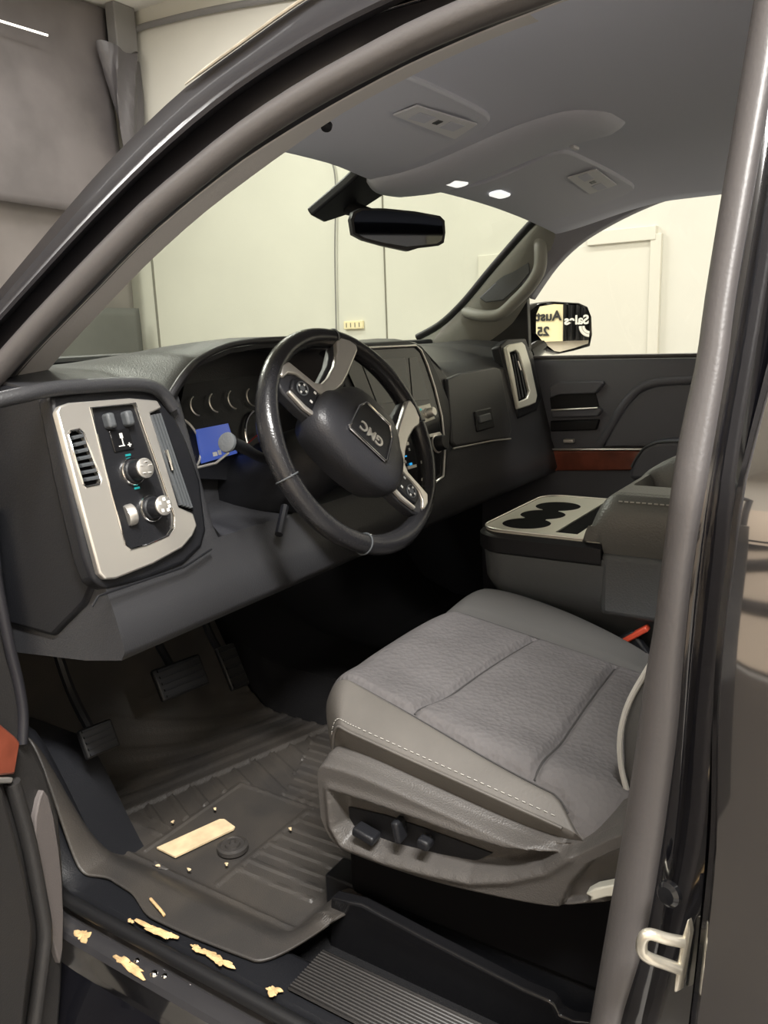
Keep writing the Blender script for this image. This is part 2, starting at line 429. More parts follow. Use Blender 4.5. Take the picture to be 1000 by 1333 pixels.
mid = [((a[0]*.55+b[0]*.45), (a[1]*.55+b[1]*.45)) for a, b in zip(c0, c1)]
rows.append(pcurve(mid, sdo(-.028), N))
lo_ = [((a[0]*.2+b[0]*.8), (a[1]*.2+b[1]*.8)) for a, b in zip(c0, c1)]
rows.append(pcurve(lo_, sdo(-.030), N))
rows.append(pcurve(c1, sdo(-.040), N))
hi_ = [((a[0]*.86+b[0]*.14), (a[1]*.86+b[1]*.14)) for a, b in zip(c1, c2)]
rows.append(pcurve(hi_, sdo(-.036), N))
rows.append(pcurve([((a[0]*.7+b[0]*.3), (a[1]*.7+b[1]*.3)) for a, b in zip(c1, c2)], sdo(-.008), N))
rows.append(pcurve(c2, sdo(-.004), N))
rows.append(pcurve([((a[0]*.3+b[0]*.7), (a[1]*.3+b[1]*.7)) for a, b in zip(c2, c3)], sdo(.012), N))
rows.append(pcurve(c3, sdo(.030), N))
rows.append([p + V((.02, .0, .01)) for p in rows[-1]])
mk('door_opening_frame', grid(rows), 'frame_paint', cab, thick=.004, angle=35)
# bright metal strip standing in for a lamp reflection on the roof edge
glint_path = [p + V((-.002, 0, .002)) for p in pcurve(c0, sdo(-.037), N)]
mk('roof_edge_glint', tube(glint_path[15:27], [.0008]+[.0022]*10+[.0008], 8), 'zinc', cab)
# weatherstrip loop: A-pillar, roof rail, B-pillar, sill
wsA = [((a[0]*.62+b[0]*.38), (a[1]*.62+b[1]*.38)) for a, b in zip(c2, c3)]
pA = pcurve(wsA, sdo(-.004), 40)
mk('weatherstrip', tube(pA, .0155, 14, flat=1.0), 'rubber', cab)
wl = [(1000, -110), (985, -20), (968, 80), (952, 180), (940, 250), (918, 385), (906, 470), (879, 600), (853, 803), (840, 880), (822, 1012), (797, 1165), (768, 1333), (755, 1410)]
wr = [(1037, -110), (1022, -20), (1008, 80), (990, 180), (978, 250), (955, 385), (944, 470), (922, 600), (899, 737), (886, 860), (875, 985), (842, 1205), (806, 1333), (790, 1410)]
L_ = pcurve(wl, sdo(.005), 50); R_ = pcurve(wr, sdo(-.01), 50)
rows = []
for q in range(9):
    u = q/8
    rows.append([a.lerp(b, u) + V((-.010*math.sin(PI*u)**.6, 0, 0)) for a, b in zip(L_, R_)])
rows = [[p + V((.035, .004, 0)) for p in L_]] + rows + [[p + V((.04, -.002, 0)) for p in R_]]
mk('pillar_weatherstrip', grid(rows), 'rubber', cab, angle=60)
# B-pillar painted face with its step
bl = [(p[0]-4, p[1]) for p in wr]
m1 = [(1053, -110), (1040, -20), (1022, 180), (1005, 300), (985, 420), (953, 600), (940, 700), (927, 820), (915, 950), (905, 1100), (880, 1250), (868, 1333), (860, 1410)]
m2 = [(1075, -110), (1062, -20), (1040, 180), (1022, 300), (1003, 420), (968, 600), (952, 700), (938, 820), (928, 950), (920, 1100), (906, 1250), (896, 1333), (888, 1410)]
rows = [pcurve(bl, sdo(.0), 40), pcurve(m1, sdo(-.010), 40)]
rows.insert(1, [a.lerp(b, .5)+V((.012, 0, 0)) for a, b in zip(rows[0], rows[1])])
rows.append(pcurve(m2, sdo(-.022), 40))
rows.append([p + V((.05, -.03, 0)) for p in rows[-1]])
mk('b_pillar', grid(rows), 'paint', cab, thick=.004, angle=50)
# A-pillar interior trim on the driver's side
T0 = pcurve([(p[0]+1, p[1]-1) for p in c3], sdo(.030), 40)[0:40]
T1p = pcurve(t1, sdo(.115), 40)
T0 = pcurve(c3, sdo(.034), 40)
rows = [[p + V((.005, 0, 0)) for p in T0], [a.lerp(b, .25)+V((-.012, -.004, 0)) for a, b in zip(T0, T1p)], [a.lerp(b, .6)+V((-.012, -.004, 0)) for a, b in zip(T0, T1p)], [a.lerp(b, .9)+V((-.004, -.002, 0)) for a, b in zip(T0, T1p)], T1p, [p + V((-.01, .035, .012)) for p in T1p]]
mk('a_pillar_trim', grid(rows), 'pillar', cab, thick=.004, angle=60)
# small clip at the visor corner
c = at(425, 163, z=1.11)
mk('trim_clip', lathe([(.002, .006), (.007, .005), (.008, 0)], c, (-.5, -.3, -.8), 14), 'plastic', cab)

# windshield: curved sheet between cowl, pillars and header
def ws_pt(u, v):
    xb = -.755+1.51*u; xt = -.63+1.26*u; s = 1-(2*u-1)**2
    b = V((xb, .945+.17*s, .795)); t = V((xt, .50+.10*s, 1.165))
    p = b.lerp(t, v); p.z += .02*math.sin(PI*v); return p
mk('windshield', grid([[ws_pt(i/24, j/12) for i in range(25)] for j in range(13)]), 'wsglass', cab)
mk('windshield_edge', tube([ws_pt(i/40, .045)+V((0, .004, 0)) for i in range(41)], .010, 8), 'plastic', cab)
# headliner and roof
def head_z(x, y):
    e = abs(x)/.66
    z = 1.205 - .055*min(1.2, e)**3.2
    z -= .055*sstep(.20, .56, y)
    z -= .012*sstep(.05, .25, y)*(1-sstep(.0, .22, abs(x)))
    return z
rows = []
for j in range(49):
    v = j/48; r = []
    for i in range(41):
        x = -.645+1.33*i/40
        yf = .51+.085*(1-(x/.66)**2)
        y = yf + (-1.25-yf)*v**1.3
        r.append(V((x, y, head_z(x, y))))
    rows.append(r)
front = [p + V((0, .01, .03)) for p in rows[0]]
mk('headliner', grid([front]+rows), 'headliner', cab, thick=.006, angle=70)
rows = []
for j in range(21):
    r = []
    for i in range(21):
        x = -.66+1.36*i/20; y0 = .525+.09*(1-(x/.68)**2); y = y0-1.82*(j/20)**1.2
        r.append(V((x, y, head_z(x, y)+.028)))
    rows.append(r)
mk('roof_panel', grid(rows), 'paint', cab, thick=.006)
# passenger-side A-pillar trim, grab handle and roof rail
fr = [(545, 441, .765), (575, 424, .755), (605, 396, .74), (640, 354, .715), (680, 308, .68), (704, 282, .65), (716, 268, .62)]
rr = [(600, 475, .80), (645, 446, .80), (668, 420, .79), (690, 386, .78), (708, 358, .765), (722, 335, .75), (742, 305, .72), (756, 285, .69)]
F_ = spline([at(a, b, x=c) for a, b, c in fr], 26); R2 = spline([at(a, b, x=c) for a, b, c in rr], 26)
rows = [[p + (p-CAM).normalized()*.03 for p in F_], F_]
for u, bul in ((.15, .018), (.4, .022), (.7, .018), (1, 0)):
    rows.append([a.lerp(b, u) + V((-bul, -bul*.4, 0))*min(1, (25-i_)/7) for i_, (a, b) in enumerate(zip(F_, R2))])
rows.append([p + V((.03, .02, 0)) for p in R2])
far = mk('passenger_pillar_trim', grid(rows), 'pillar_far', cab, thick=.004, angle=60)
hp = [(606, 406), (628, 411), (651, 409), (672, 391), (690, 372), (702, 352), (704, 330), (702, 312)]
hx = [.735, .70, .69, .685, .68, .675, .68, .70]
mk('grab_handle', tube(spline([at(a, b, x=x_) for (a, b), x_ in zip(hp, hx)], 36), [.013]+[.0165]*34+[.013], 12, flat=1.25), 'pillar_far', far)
rec = [at(a, b, x=.712) for a, b in ((624, 388), (652, 361), (680, 335), (688, 338), (690, 355), (674, 374), (655, 391), (632, 394))]
mk('handle_recess', prism(rec, (-1, -.3, 0), .01), 'console', far, bev=.003)
wt = [(690, 388), (720, 345), (752, 314), (790, 290), (830, 270), (870, 255), (940, 240), (1010, 233), (1100, 235)]
W0 = spline([at(a, b, x=.745) for a, b in wt], 40)
rows = [[p + V((.03, 0, -.002)) for p in W0], W0, [], [], []]
for i_, p in enumerate(W0):
    g_ = sstep(0, 13, i_)
    rows[2].append(V((p.x-.006-.012*g_, p.y+.012*(1-g_), p.z+.02)))
    rows[3].append(V((p.x-.008-.052*g_, p.y+.02, (p.z+.03)*(1-g_)+g_*max(p.z+.03, head_z(.685, p.y)-.03))))
    rows[4].append(V((p.x-.006-.084*g_, p.y+.03, (p.z+.045)*(1-g_)+g_*max(p.z+.05, head_z(.655, p.y)+.004))))
mk('passenger_roof_rail', grid(rows), 'rail', cab, thick=.004, angle=60)
mk('windshield_seal', tube([p + V((-.002, .003, .005)) for p in F_], .0105, 10), 'seal', cab)
# rear closing of the cab (behind the camera's view)
mk('cab_back', join(box((0, -1.28, .35), (1.66, .04, .9)), box((.80, -.95, .35), (.06, .7, .9)), box((.72, -.95, 1.17), (.08, .7, .08)), box((0, -1.28, 1.2), (1.5, .04, .1))), 'frame_paint', cab, bev=.01)
# floor pan, toe board, sill
rows = []
for (y, z) in ((-1.26, -.03), (.30, -.02), (.90, -.015), (1.02, .03), (1.18, .22), (1.24, .45), (1.24, .8)):
    z2 = min(z+.10, .74); z = min(z, .74)
    rows.append([V((-.80, y, z)), V((-.4, y, z)), V((-.16, y, z)), V((-.10, y, z2)), V((.10, y, z2)), V((.16, y, z)), V((.4, y, z)), V((.82, y, z))])
mk('floor_pan', grid(rows), 'carpet', cab, thick=.01, angle=30)
# sill: scuff plate, inner step, painted flange, rocker
def sill(prof, y0, y1, n=24, up=None):
    rr_ = []
    for i in range(n+1):
        y = y0+(y1-y0)*i/n
        rr_.append([V((x, y, z + (up(y) if up else 0))) for x, z in prof])
    return grid(rr_)
lift = lambda y: .20*sstep(.68, .86, y) - 0.004
mk('sill_step', sill([(-.66, -.02), (-.735, -.015), (-.752, .040), (-.765, .050), (-.80, .052), (-.825, .050), (-.835, .040), (-.842, -.02)], -.35, 1.0, n=60, up=lift), 'plastic', cab, angle=40)
mk('sill_weatherstrip', tube([V((-.842, y_, .044 + lift(y_))) for y_ in [-.4+1.35*i/60 for i in range(61)]], .010, 12), 'seal', cab)
# ribbed scuff plate at the rear of the step
rows = []
for i in range(2):
    y = (-.22, .275)[i]
    r = []
    for k in range(61):
        x = -.815+.072*k/60
        r.append(V((x, y, .0535 + (.0014 if (k % 4) < 2 else 0))))
    rows.append(r)
mk('scuff_plate', grid(rows), 'scuff', cab, thick=-.004, angle=20)
mk('sill_flange', sill([(-.840, .028), (-.846, .016), (-.858, .0125), (-.866, .0105), (-.871, .004)], -1.2, 1.05, n=60, up=lambda y: .18*sstep(.66, .86, y)), 'wetpaint', cab, angle=35)
mk('rocker_panel', sill([(-.870, .005), (-.868, -.012), (-.866, -.05), (-.893, -.09), (-.915, -.14), (-.935, -.22), (-.92, -.34), (-.84, -.36)], -1.2, 1.05, n=60, up=lambda y: .18*sstep(.66, .86, y)), 'paint', cab, angle=35)
def blob(c, n, up, rx, ry, h, seed, k=26):
    """thin irregular lump of dried mud lying on a surface"""
    r_, u_, n_ = axes(n, up); rn = random.Random(seed); c = V(c)
    ph = [rn.uniform(0, 6.28) for _ in range(5)]
    rad = lambda a: 1 + .28*math.sin(2*a+ph[0]) + .22*math.sin(3*a+ph[1]) + .16*math.sin(5*a+ph[2]) + .12*math.sin(9*a+ph[3])
    rows_ = []
    for f_, hh in ((1, 0), (.92, .6), (.7, .9), (.35, 1.0), (.02, .9)):
        rows_.append([c + r_*(rx*f_*rad(a)*math.cos(a)) + u_*(ry*f_*rad(a)*math.sin(a)) + n_*(h*hh*(1+.2*math.sin(7*a+ph[4]))) for a in [2*PI*i/k for i in range(k)]])
    return grid(rows_, closed=True, caps=True)
for (px, py, rx, ry, s) in ((203, 1211, .030, .007, 1), (218, 1217, .014, .005, 2), (272, 1242, .016, .006, 3), (289, 1252, .015, .007, 4), (255, 1234, .009, .004, 5), (356, 1290, .011, .006, 6), (170, 1199, .005, .003, 7)):
    c = at(px, py, z=.053)
    mk('mud_patch', blob(c, (0, 0, 1), (1, 0, 0), rx, ry, .0018, s), 'mud', cab)
for (px, py, rx, ry, s) in ((162, 1253, .020, .006, 11), (175, 1262, .020, .006, 12), (108, 1218, .012, .010, 13)):
    c = at(px, py, z=.0125)
    mk('mud_patch', blob(c, (-.2, 0, 1), (1, 0, 0), rx, ry, .002, s), 'mud', cab)
for (px, py, r_) in ((179, 1251, .005), (201, 1268, .006), (215, 1258, .004), (215, 1271, .005), (250, 1282, .006), (120, 1212, .004)):
    c = at(px, py, z=.0125)
    mk('water_drop', lathe([(r_, 0), (r_*.9, r_*.4), (r_*.5, r_*.7), (.0003, r_*.75)], c, (0, 0, 1), 14), 'chrome', cab)
# hinge pillar and kick panel by the driver's feet
mk('hinge_pillar', sill([(-.70, .80), (-.78, .80), (-.825, .76), (-.825, .02)], .86, 1.15, 6), 'plastic', cab, angle=40)
rows = [[V((-.795-.01*math.sin(z_*5), y_, z_)) for y_ in (.76, .80, .9, 1.05, 1.25)] for z_ in (.02, .15, .3, .42, .62)]
for r in rows:
    r[0].x -= .03
mk('kick_panel', grid(rows), 'plastic', cab, thick=.006, angle=50)
mk('passenger_kick_panel', box((.84, 1.0, .38), (.05, .62, .86)), 'plastic', cab, bev=.01)
mk('front_fender', join(box((-.91, 1.62, .20), (.10, 1.4, 1.02))), 'paint', cab, bev=.03, seg=3)  # fender and hood stay unseen, added to block lamp light from the footwell
mk('hood', box((0, 1.78, .66), (1.75, 1.1, .06)), 'paint', cab, bev=.02, seg=3)
# striker, bolt and plug on the B-pillar
def bpil(px, py): return sd(px, py, -.026)
pl = [sd(a, b, -.030) for a, b in ((894, 1197), (897, 1216), (884, 1290), (876, 1294), (879, 1262), (886, 1222))]
stk = mk('striker', prism(pl, (-.9, .4, 0), .008), 'zinc', cab, bev=.002)
def bs(px, py, d): return bpil(px, py) + V((-d, d*.25, 0)) - (bpil(px, py)-CAM).normalized()*0
def bsl(px, py, d):
    return CAM + ray(px, py)*((bpil(px, py).x-d-CAM.x)/ray(px, py).x)
loopp = [bsl(889, 1226, .004), bsl(868, 1222, .012), bsl(846, 1216, .02), bsl(837, 1222, .022), bsl(836, 1238, .022), bsl(845, 1247, .02), bsl(864, 1254, .012), bsl(884, 1261, .004)]
mk('striker_loop', tube(spline(loopp, 30), .0046, 10), 'zinc', stk)
c = bpil(872, 1163)
mk('bolt_plug', lathe([(.010, -.002), (.010, .003), (.007, .006), (.001, .0065)], c, (-.9, .3, .1), 18), 'gloss', cab)

# ================================================================== REAR DOOR (closed, behind the B-pillar)
rd = thing('rear_door', 'glossy black rear door closed behind the pillar with the latch striker', 'car door', (-.95, -.6, -.2))
e0 = [(1088, -110), (1075, -20), (1055, 180), (1040, 300), (1020, 420), (985, 560), (966, 640), (952, 740), (940, 830), (933, 950), (930, 1100), (915, 1250), (905, 1333), (897, 1410)]
E0 = pcurve(e0, sdo(-.052), 40)
rows = [[p + V((.05, -.01, 0)) for p in E0], [p + V((.012, -.001, 0)) for p in E0], [p + V((-.0, -.006, 0)) for p in E0]]
for k, (dy, dx) in enumerate(((-.02, -.0015), (-.06, -.003), (-.14, -.005), (-.3, -.008), (-.6, -.010), (-.95, -.010))):
    rows.append([p + V((dx - .03*sstep(.2, .6, p.z)*(1 if dy < -.01 else 0)*0, dy, 0)) for p in E0])
mk('door_skin', grid(rows), 'muddypaint', rd, thick=.006, angle=40)

wrow = []
for dy in (-.12, -.5, -.93):
    wrow.append([p + V((-.016, dy, 0)) for p in E0 if p.z > .80])
mk('window_glass', grid(wrow), 'gloss', rd, thick=.003)
# ================================================================== DASHBOARD
dash = thing('dashboard', 'black dashboard with silver vents, gauges, center stack and glove box', 'dashboard', (0, .8, .4))
DN = V((0, -.970, .2425)); DP = V((0, .585, .64))
def FY(z): return .585+.25*(z-.64)
def D(px, py, off=0.0):
    return on(px, py, DP + DN*off, DN)
DR = V((1, 0, 0)); DU = V((0, .2425, .970))
ztab = [(-.81, .785), (-.675, .786), (-.64, .780), (-.615, .768), (-.60, .768), (-.575, .790), (-.527, .822), (-.447, .840), (-.36, .846), (-.27, .845), (-.20, .838), (-.14, .826), (-.02, .824), (.12, .832), (.17, .826), (.215, .79), (.25, .765), (.40, .760), (.60, .765), (.64, .795), (.70, .808), (.80, .800)]
rows = []
NX = 230
for i in range(NX+1):
    x = -.80+1.6*i/NX
    zt = interp(x, ztab)
    s = 1-(x/.8)**2
    yb = .955+.165*s
    rec = .115*sstep(-.585, -.572, x)*(1-sstep(-.205, -.19, x))
    pad = .80 + .0*s
    y1 = FY(zt)
    soft_ = sstep(.22, .30, x)*(1-sstep(.58, .64, x))
    pts = [(yb+.02, .772), (yb, .808), (yb-.10, .812+.2*max(0, zt-.815)), (y1+.16, .5*(.812+zt)+.010), (y1+.08, zt*.85+.15*.812+.006), (y1+.035, zt+.001), (y1+.012+.04*soft_, zt-.003+.012*soft_), (y1+.010*soft_, zt-.010), (y1+.002, zt-.018)]
    zb = .548
    fz = [zt-.022-(zt-.022-zb)*k/12 for k in range(13)]
    for z in fz:
        r_ = rec*sstep(zb-.0, zb+.012, z)
        pts.append((FY(z)+r_+(.004 if r_ else 0), z))
    pts += [(FY(.53)+.002, .53), (FY(.49)-.002, .49), (FY(.445)-.002, .445), (FY(.432)+.01, .430), (.62, .415), (.75, .40), (1.0, .37)]
    rows.append([V((x, a, b)) for a, b in pts])
# rounded ends
for k, (sc, dx) in enumerate(((.0, .012),)):
    pass
shell = grid(rows, caps=True)
mk('dash_shell', shell, 'soft', dash, angle=50)
# end cap on the driver's side
cap_o = [D(58, 512), D(80, 620), D(112, 745), D(128, 762)]
capl = [V((-.806, FY(.772), .772)), V((-.806, FY(.55), .55)), V((-.806, .60, .50)), V((-.806, .68, .44)), V((-.806, .86, .44)), V((-.806, .95, .60)), V((-.806, .95, .79)), V((-.806, .80, .80)), V((-.806, .66, .79))]
mk('dash_end_cap', prism(capl, (-1, 0, 0), .02), 'plastic', dash, bev=.008, seg=3)
# rubber-like brow joint at the pillar
mk('brow_joint', tube(spline([D(-20, 525, .0), D(30, 514, .01), D(70, 506, .012), D(120, 502, .012), D(168, 500, .012), (D(196, 503, .012)), D(212, 513, .010), D(226, 532, .008)], 40), .010, 10), 'soft', dash)
# ---- switch and vent panel, driver's side
sur = [D(64, 514, .004), D(120, 506, .004), D(168, 502, .004), D(195, 505, .004), D(210, 513, .004), D(223, 528, .004), D(245, 575, .004), D(262, 625, .004), D(270, 690, .004), D(264, 712, .004), D(240, 735, .004), D(190, 755, .004), D(140, 767, .004), D(122, 757, .004), D(110, 725, .004), D(85, 620, .004)]
surp = mk('panel_surround', prism(sur, DN, .03), 'plastic', dash, bev=.007, seg=3)
SIL = .014
sil = [(74, 536), (78, 528), (90, 524), (170, 518), (205, 521), (211, 531), (196, 538), (233, 660), (252, 668), (257, 684), (251, 698), (238, 713), (200, 734), (152, 753), (138, 754), (130, 746), (104, 650)]
h1 = [(118, 531), (176, 525), (201, 596), (226, 670), (226, 686), (219, 697), (192, 709), (170, 715), (163, 709), (140, 625)]
h2 = [(89, 566), (92, 561), (103, 559), (108, 563), (120, 595), (131, 624), (129, 630), (112, 634), (108, 630), (98, 598)]
bez = mk('vent_bezel', prism([D(a, b, SIL) for a, b in sil], DN, .012, [[D(a, b, SIL) for a, b in h1], [D(a, b, SIL) for a, b in h2]]), 'silver', dash, bev=.0025, seg=2)
mk('bezel_edge', tube([D(a, b, SIL) for a, b in h1], .0016, 8, closed=True), 'chrome', bez)
mk('bezel_edge', tube([D(a, b, SIL) for a, b in h2], .0016, 8, closed=True), 'chrome', bez)
mk('switch_plate', prism([D(a, b, .0085) for a, b in h1], DN, .006), 'plastic', dash)
va = mk('air_vent', prism([D(a, b, .006) for a, b in h2], DN, .004), 'void', dash)
for k in range(7):
    u = (k+.5)/7
    a, b = D(91+20*u, 566+63*u, .009), D(107+22*u, 562+64*u, .009)
    mk('slat', tube([a, b], .0026, 6, flat=2.2), 'console', va)
vb = mk('air_vent', prism([D(a, b, .008) for a, b in ((193, 540), (209, 536), (232, 600), (252, 664), (234, 660), (214, 598))], DN, .01), 'void', dash)
for k in range(4):
    u = (k+.3)/4
    a, b = D(194+15*u, 541-3*u, .012), D(234+17*u, 657+5*u, .012)
    mk('slat', tube([a, b], .0028, 6, flat=1.6), 'console', vb)
mk('vent_tab', tube([D(216, 586, .018), D(224, 612, .018)], .003, 8), 'chrome', vb)
def knob(px, py, r, h, par=dash, off=.0085, name='knob', ringm='chrome', capm='plastic'):
    c = D(px, py, off)
    k = mk(name, lathe([(r*1.0, 0), (r*1.0, h*.25), (r*.86, h*.3), (r*.80, h*.95), (r*.72, h), (.0005, h)], c, DN, 28), capm, par)
    mk('knob_ring', lathe([(r*1.22, -.001), (r*1.22, .003), (r*1.12, .005), (r*1.0, .004)], c, DN, 28), ringm, k)
    mk('knob_cap_ring', lathe([(r*.80, h*.86), (r*.84, h*.9), (r*.84, h*.97), (r*.74, h*1.01)], c, DN, 28), 'silver', k)
    return k, c
k, c = knob(172, 614, .0165, .030)
for a in (20, 80, 150, 230, 300):
    p = c + DN*.0305 + DR*(.0085*math.cos(math.radians(a))) + DU*(.0085*math.sin(math.radians(a)))
    mk('knob_mark', box(p, (.004, .0006, .004), rotm(DN).to_4x4().to_3x3()), 'white', k)
mk('led', box(c + DU*.0235 + DN*.001, (.008, .0028, .002), rotm(DN)), 'teal', k)
mk('led', box(c - DU*.0235 + DN*.001, (.008, .0028, .002), rotm(DN)), 'teal', k)
k, c = knob(196, 662, .0165, .030)
for a in (20, 80, 150, 230, 300, 340):
    p = c + DN*.0305 + DR*(.0085*math.cos(math.radians(a))) + DU*(.0085*math.sin(math.radians(a)))
    mk('knob_mark', box(p, (.0045, .0045, .0006), rotm(DN)), 'white', k)
c = D(167, 671, .0085)
mk('dimmer_wheel', lathe([(.014, -.004), (.015, .0), (.015, .007), (.013, .009)], c, (.95, -.25, .1), 24), 'silver', dash)
for px in (142, 166):
    c = D(px, 548 if px == 142 else 545, .013)
    mk('toggle_switch', box(c, (.013, .021, .016), rotm(DN)), 'console', dash, bev=.004, seg=3)
c = D(158, 573, .0095)
ip = mk('switch_legend', box(c, (.034, .030, .003), rotm(DN)), 'gloss', dash, bev=.002)
mk('legend_mark', join(box(c+DN*.002+DU*.006, (.005, .007, .0006), rotm(DN)), box(c+DN*.002-DU*.002, (.0016, .012, .0006), rotm(DN)), box(c+DN*.002-DU*.008-DR*.003, (.010, .0015, .0006), rotm(DN)), box(c+DN*.002-DU*.008+DR*.010, (.006, .0016, .0006), rotm(DN)), box(c+DN*.002-DU*.008+DR*.010, (.0016, .006, .0006), rotm(DN))), 'white', ip)
# ---- instrument cluster
CO = -.085
cl = mk('instrument_cluster', prism([D(232, 545, CO-.006), D(240, 500, CO-.006), D(300, 492, CO-.006), D(400, 480, CO-.006), D(430, 600, CO-.006), D(300, 625, CO-.006), D(250, 622, CO-.006)], DN, .01), 'plastic', dash)
def arc(cx, cy, r, a0, a1, off, n=24):
    c = D(cx, cy, off)
    return [c + DR*(r*math.cos(math.radians(a0+(a1-a0)*i/n))) + DU*(r*math.sin(math.radians(a0+(a1-a0)*i/n))) for i in range(n+1)]
for (px, py) in ((258, 528), (282, 524), (306, 520), (330, 517)):
    mk('small_gauge', tube(arc(px, py, .017, 110, 260, CO), .0014, 6), 'silver', cl)
mk('gauge_ring', tube(arc(232, 580, .048, -60, 75, CO), .0022, 8), 'silver', cl)
mk('gauge_ring', tube(arc(345, 568, .050, 105, 255, CO), .0026, 8), 'chrome', cl)
sc = mk('driver_screen', prism([D(256, 559, CO+.004), D(297, 551, CO+.004), D(309, 590, CO+.004), D(264, 603, CO+.004)], DN, .004), 'screen', cl)
mk('screen_mark', join(box(D(280, 591, CO+.006), (.010, .007, .001), rotm(DN)), box(D(286, 589, CO+.006), (.007, .008, .001), rotm(DN))), 'white', sc)
mk('needle', tube([D(322, 578, CO+.004), D(340, 562, CO+.004)], .0014, 6), 'redline', cl)
mk('cluster_trim', tube([D(252, 610, -.02), D(281, 603, -.02), D(297, 590, -.03)], .0022, 8), 'silver', dash)
# hood lip line over the cluster
mk('hood_lip', tube(spline([D(219, 520, .004), D(238, 490, .006), D(262, 466, .006), D(300, 449, .006), D(345, 443, .006), D(400, 441, .006)], 40), .0055, 10), 'soft', dash)
# ---- center stack
def outl(lst, off): return [D(a, b, off) for a, b in lst]
brow = [(430, 452), (473, 445), (532, 442), (548, 449), (560, 464), (572, 488), (585, 522), (588, 548), (586, 580), (582, 620), (566, 634), (520, 640), (490, 600), (455, 520)]
stk_ = mk('center_stack', prism(outl(brow, .012), DN, .04), 'plastic', dash, bev=.006, seg=3)
trim = [(440, 458), (481, 453), (541, 450), (548, 456), (556, 474), (566, 505), (575, 542), (579, 580), (577, 620), (563, 631), (528, 634), (500, 596)]
mk('stack_trim', tube(outl(trim, .0145), .0028, 8, closed=False), 'silver', stk_)
mk('stack_face', prism(outl([(443, 461), (482, 456), (539, 453), (546, 459), (553, 476), (563, 507), (572, 543), (575, 580), (573, 617), (560, 627), (530, 630), (503, 594)], .016), DN, .008), 'gloss', stk_)
mk('radio_screen', prism(outl([(470, 469), (528, 466), (534, 521), (492, 526)], .0175), DN, .003), 'lcd', stk_)
mk('side_screen', prism(outl([(533, 466), (544, 465), (560, 520), (538, 522)], .0175), DN, .003), 'lcd', stk_)
def kn2(px, py, r, h, m='plastic'):
    c = D(px, py, .017)
    k = mk('knob', lathe([(r, 0), (r*.92, h*.9), (r*.8, h), (.0005, h)], c, DN, 26), m, stk_)
    mk('knob_ring', lathe([(r*1.15, 0), (r*1.15, .003), (r, .004)], c, DN, 26), 'silver', k)
    return k
kn2(556, 538, .011, .02, 'silver'); kn2(568, 578, .018, .024); kn2(520, 560, .010, .016)
mk('control_plate', prism(outl([(541, 530), (560, 525), (567, 545), (548, 552)], .0178), DN, .002), 'silverplate', stk_, bev=.001)
mk('control_plate', prism(outl([(552, 567), (573, 562), (576, 566), (554, 571)], .020), DN, .003), 'silver', stk_, bev=.001)
mk('control_bar', prism(outl([(512, 578), (532, 575), (533, 579), (514, 583)], .0195), DN, .003), 'silver', stk_)
mk('control_bar', prism(outl([(530, 607), (548, 603), (549, 606), (532, 611)], .0195), DN, .003), 'silver', stk_)
mk('led', box(D(548, 533, .0185), (.006, .004, .001), rotm(DN)), 'teal', stk_)
mk('led', box(D(524, 559, .029), (.006, .004, .001), rotm(DN)), 'teal', stk_)
mk('led', box(D(528, 594, .0185), (.010, .003, .001), rotm(DN)), 'blue', stk_)
mk('led', box(D(535, 604, .0185), (.010, .005, .001), rotm(DN)), 'blue', stk_)
for (px, py) in ((533, 585), (528, 601), (571, 585), (565, 621), (551, 536)):
    mk('button_mark', box(D(px, py, .0185), (.005, .006, .001), rotm(DN)), 'white', stk_)
# ---- glove box and passenger vent
gb = [(582, 492), (600, 485), (645, 477), (652, 480), (660, 520), (667, 560), (664, 570), (640, 574), (594, 582), (589, 576), (586, 540)]
g = mk('glove_box', prism(outl(gb, .010), DN, .03), 'soft', dash, bev=.006, seg=3)
mk('glove_latch', prism(outl([(619, 535), (640, 530), (645, 556), (623, 562)], .016), DN, .01), 'plastic', g, bev=.003)
mk('latch_lever', prism(outl([(624, 541), (639, 537), (641, 547), (626, 551)], .021), DN, .008), 'console', g, bev=.003)
mk('glove_seam', tube(outl([(590, 584), (640, 574), (665, 571)], .008), .002, 6), 'silver', g)
sv = [(659, 452), (664, 448), (680, 445), (684, 449), (691, 472), (700, 515), (698, 524), (690, 528), (676, 532)]
hv = [(664, 459), (672, 456), (676, 460), (685, 488), (690, 509), (687, 518), (676, 523), (671, 492)]
mk('panel_surround', prism(outl([(651, 450), (662, 441), (685, 440), (694, 470), (706, 520), (700, 534), (676, 545), (664, 500)], .006), DN, .03), 'plastic', dash, bev=.006, seg=3)
b2 = mk('vent_bezel', prism(outl(sv, .016), DN, .012, [outl(hv, .016)]), 'silverplate', dash, bev=.003)
v2 = mk('air_vent', prism(outl(hv, .008), DN, .004), 'void', dash)
mk('vent_tab', tube(outl([(674, 470), (678, 482)], .013), .003, 8), 'chrome', v2)
for k in range(3):
    mk('slat', tube(outl([(667+3*k, 462-k), (677+4*k, 519-2*k)], .010), .002, 6), 'console', v2)
# knee bolster curve at the lower dash
mk('knee_bolster', grid([[V((x, y, z)) for x in [-.78+.56*i/14 for i in range(15)]] for y, z in ((.575, .535), (.553, .50), (.545, .46), (.55, .435), (.60, .418))]), 'plastic', dash, thick=.004, angle=60)
mk('bolster_seam', tube([D(120, 790, .01), D(128, 776, .014), D(150, 768, .014), D(240, 738, .012), D(275, 715, .01)], .0018, 6), 'plastic', dash)

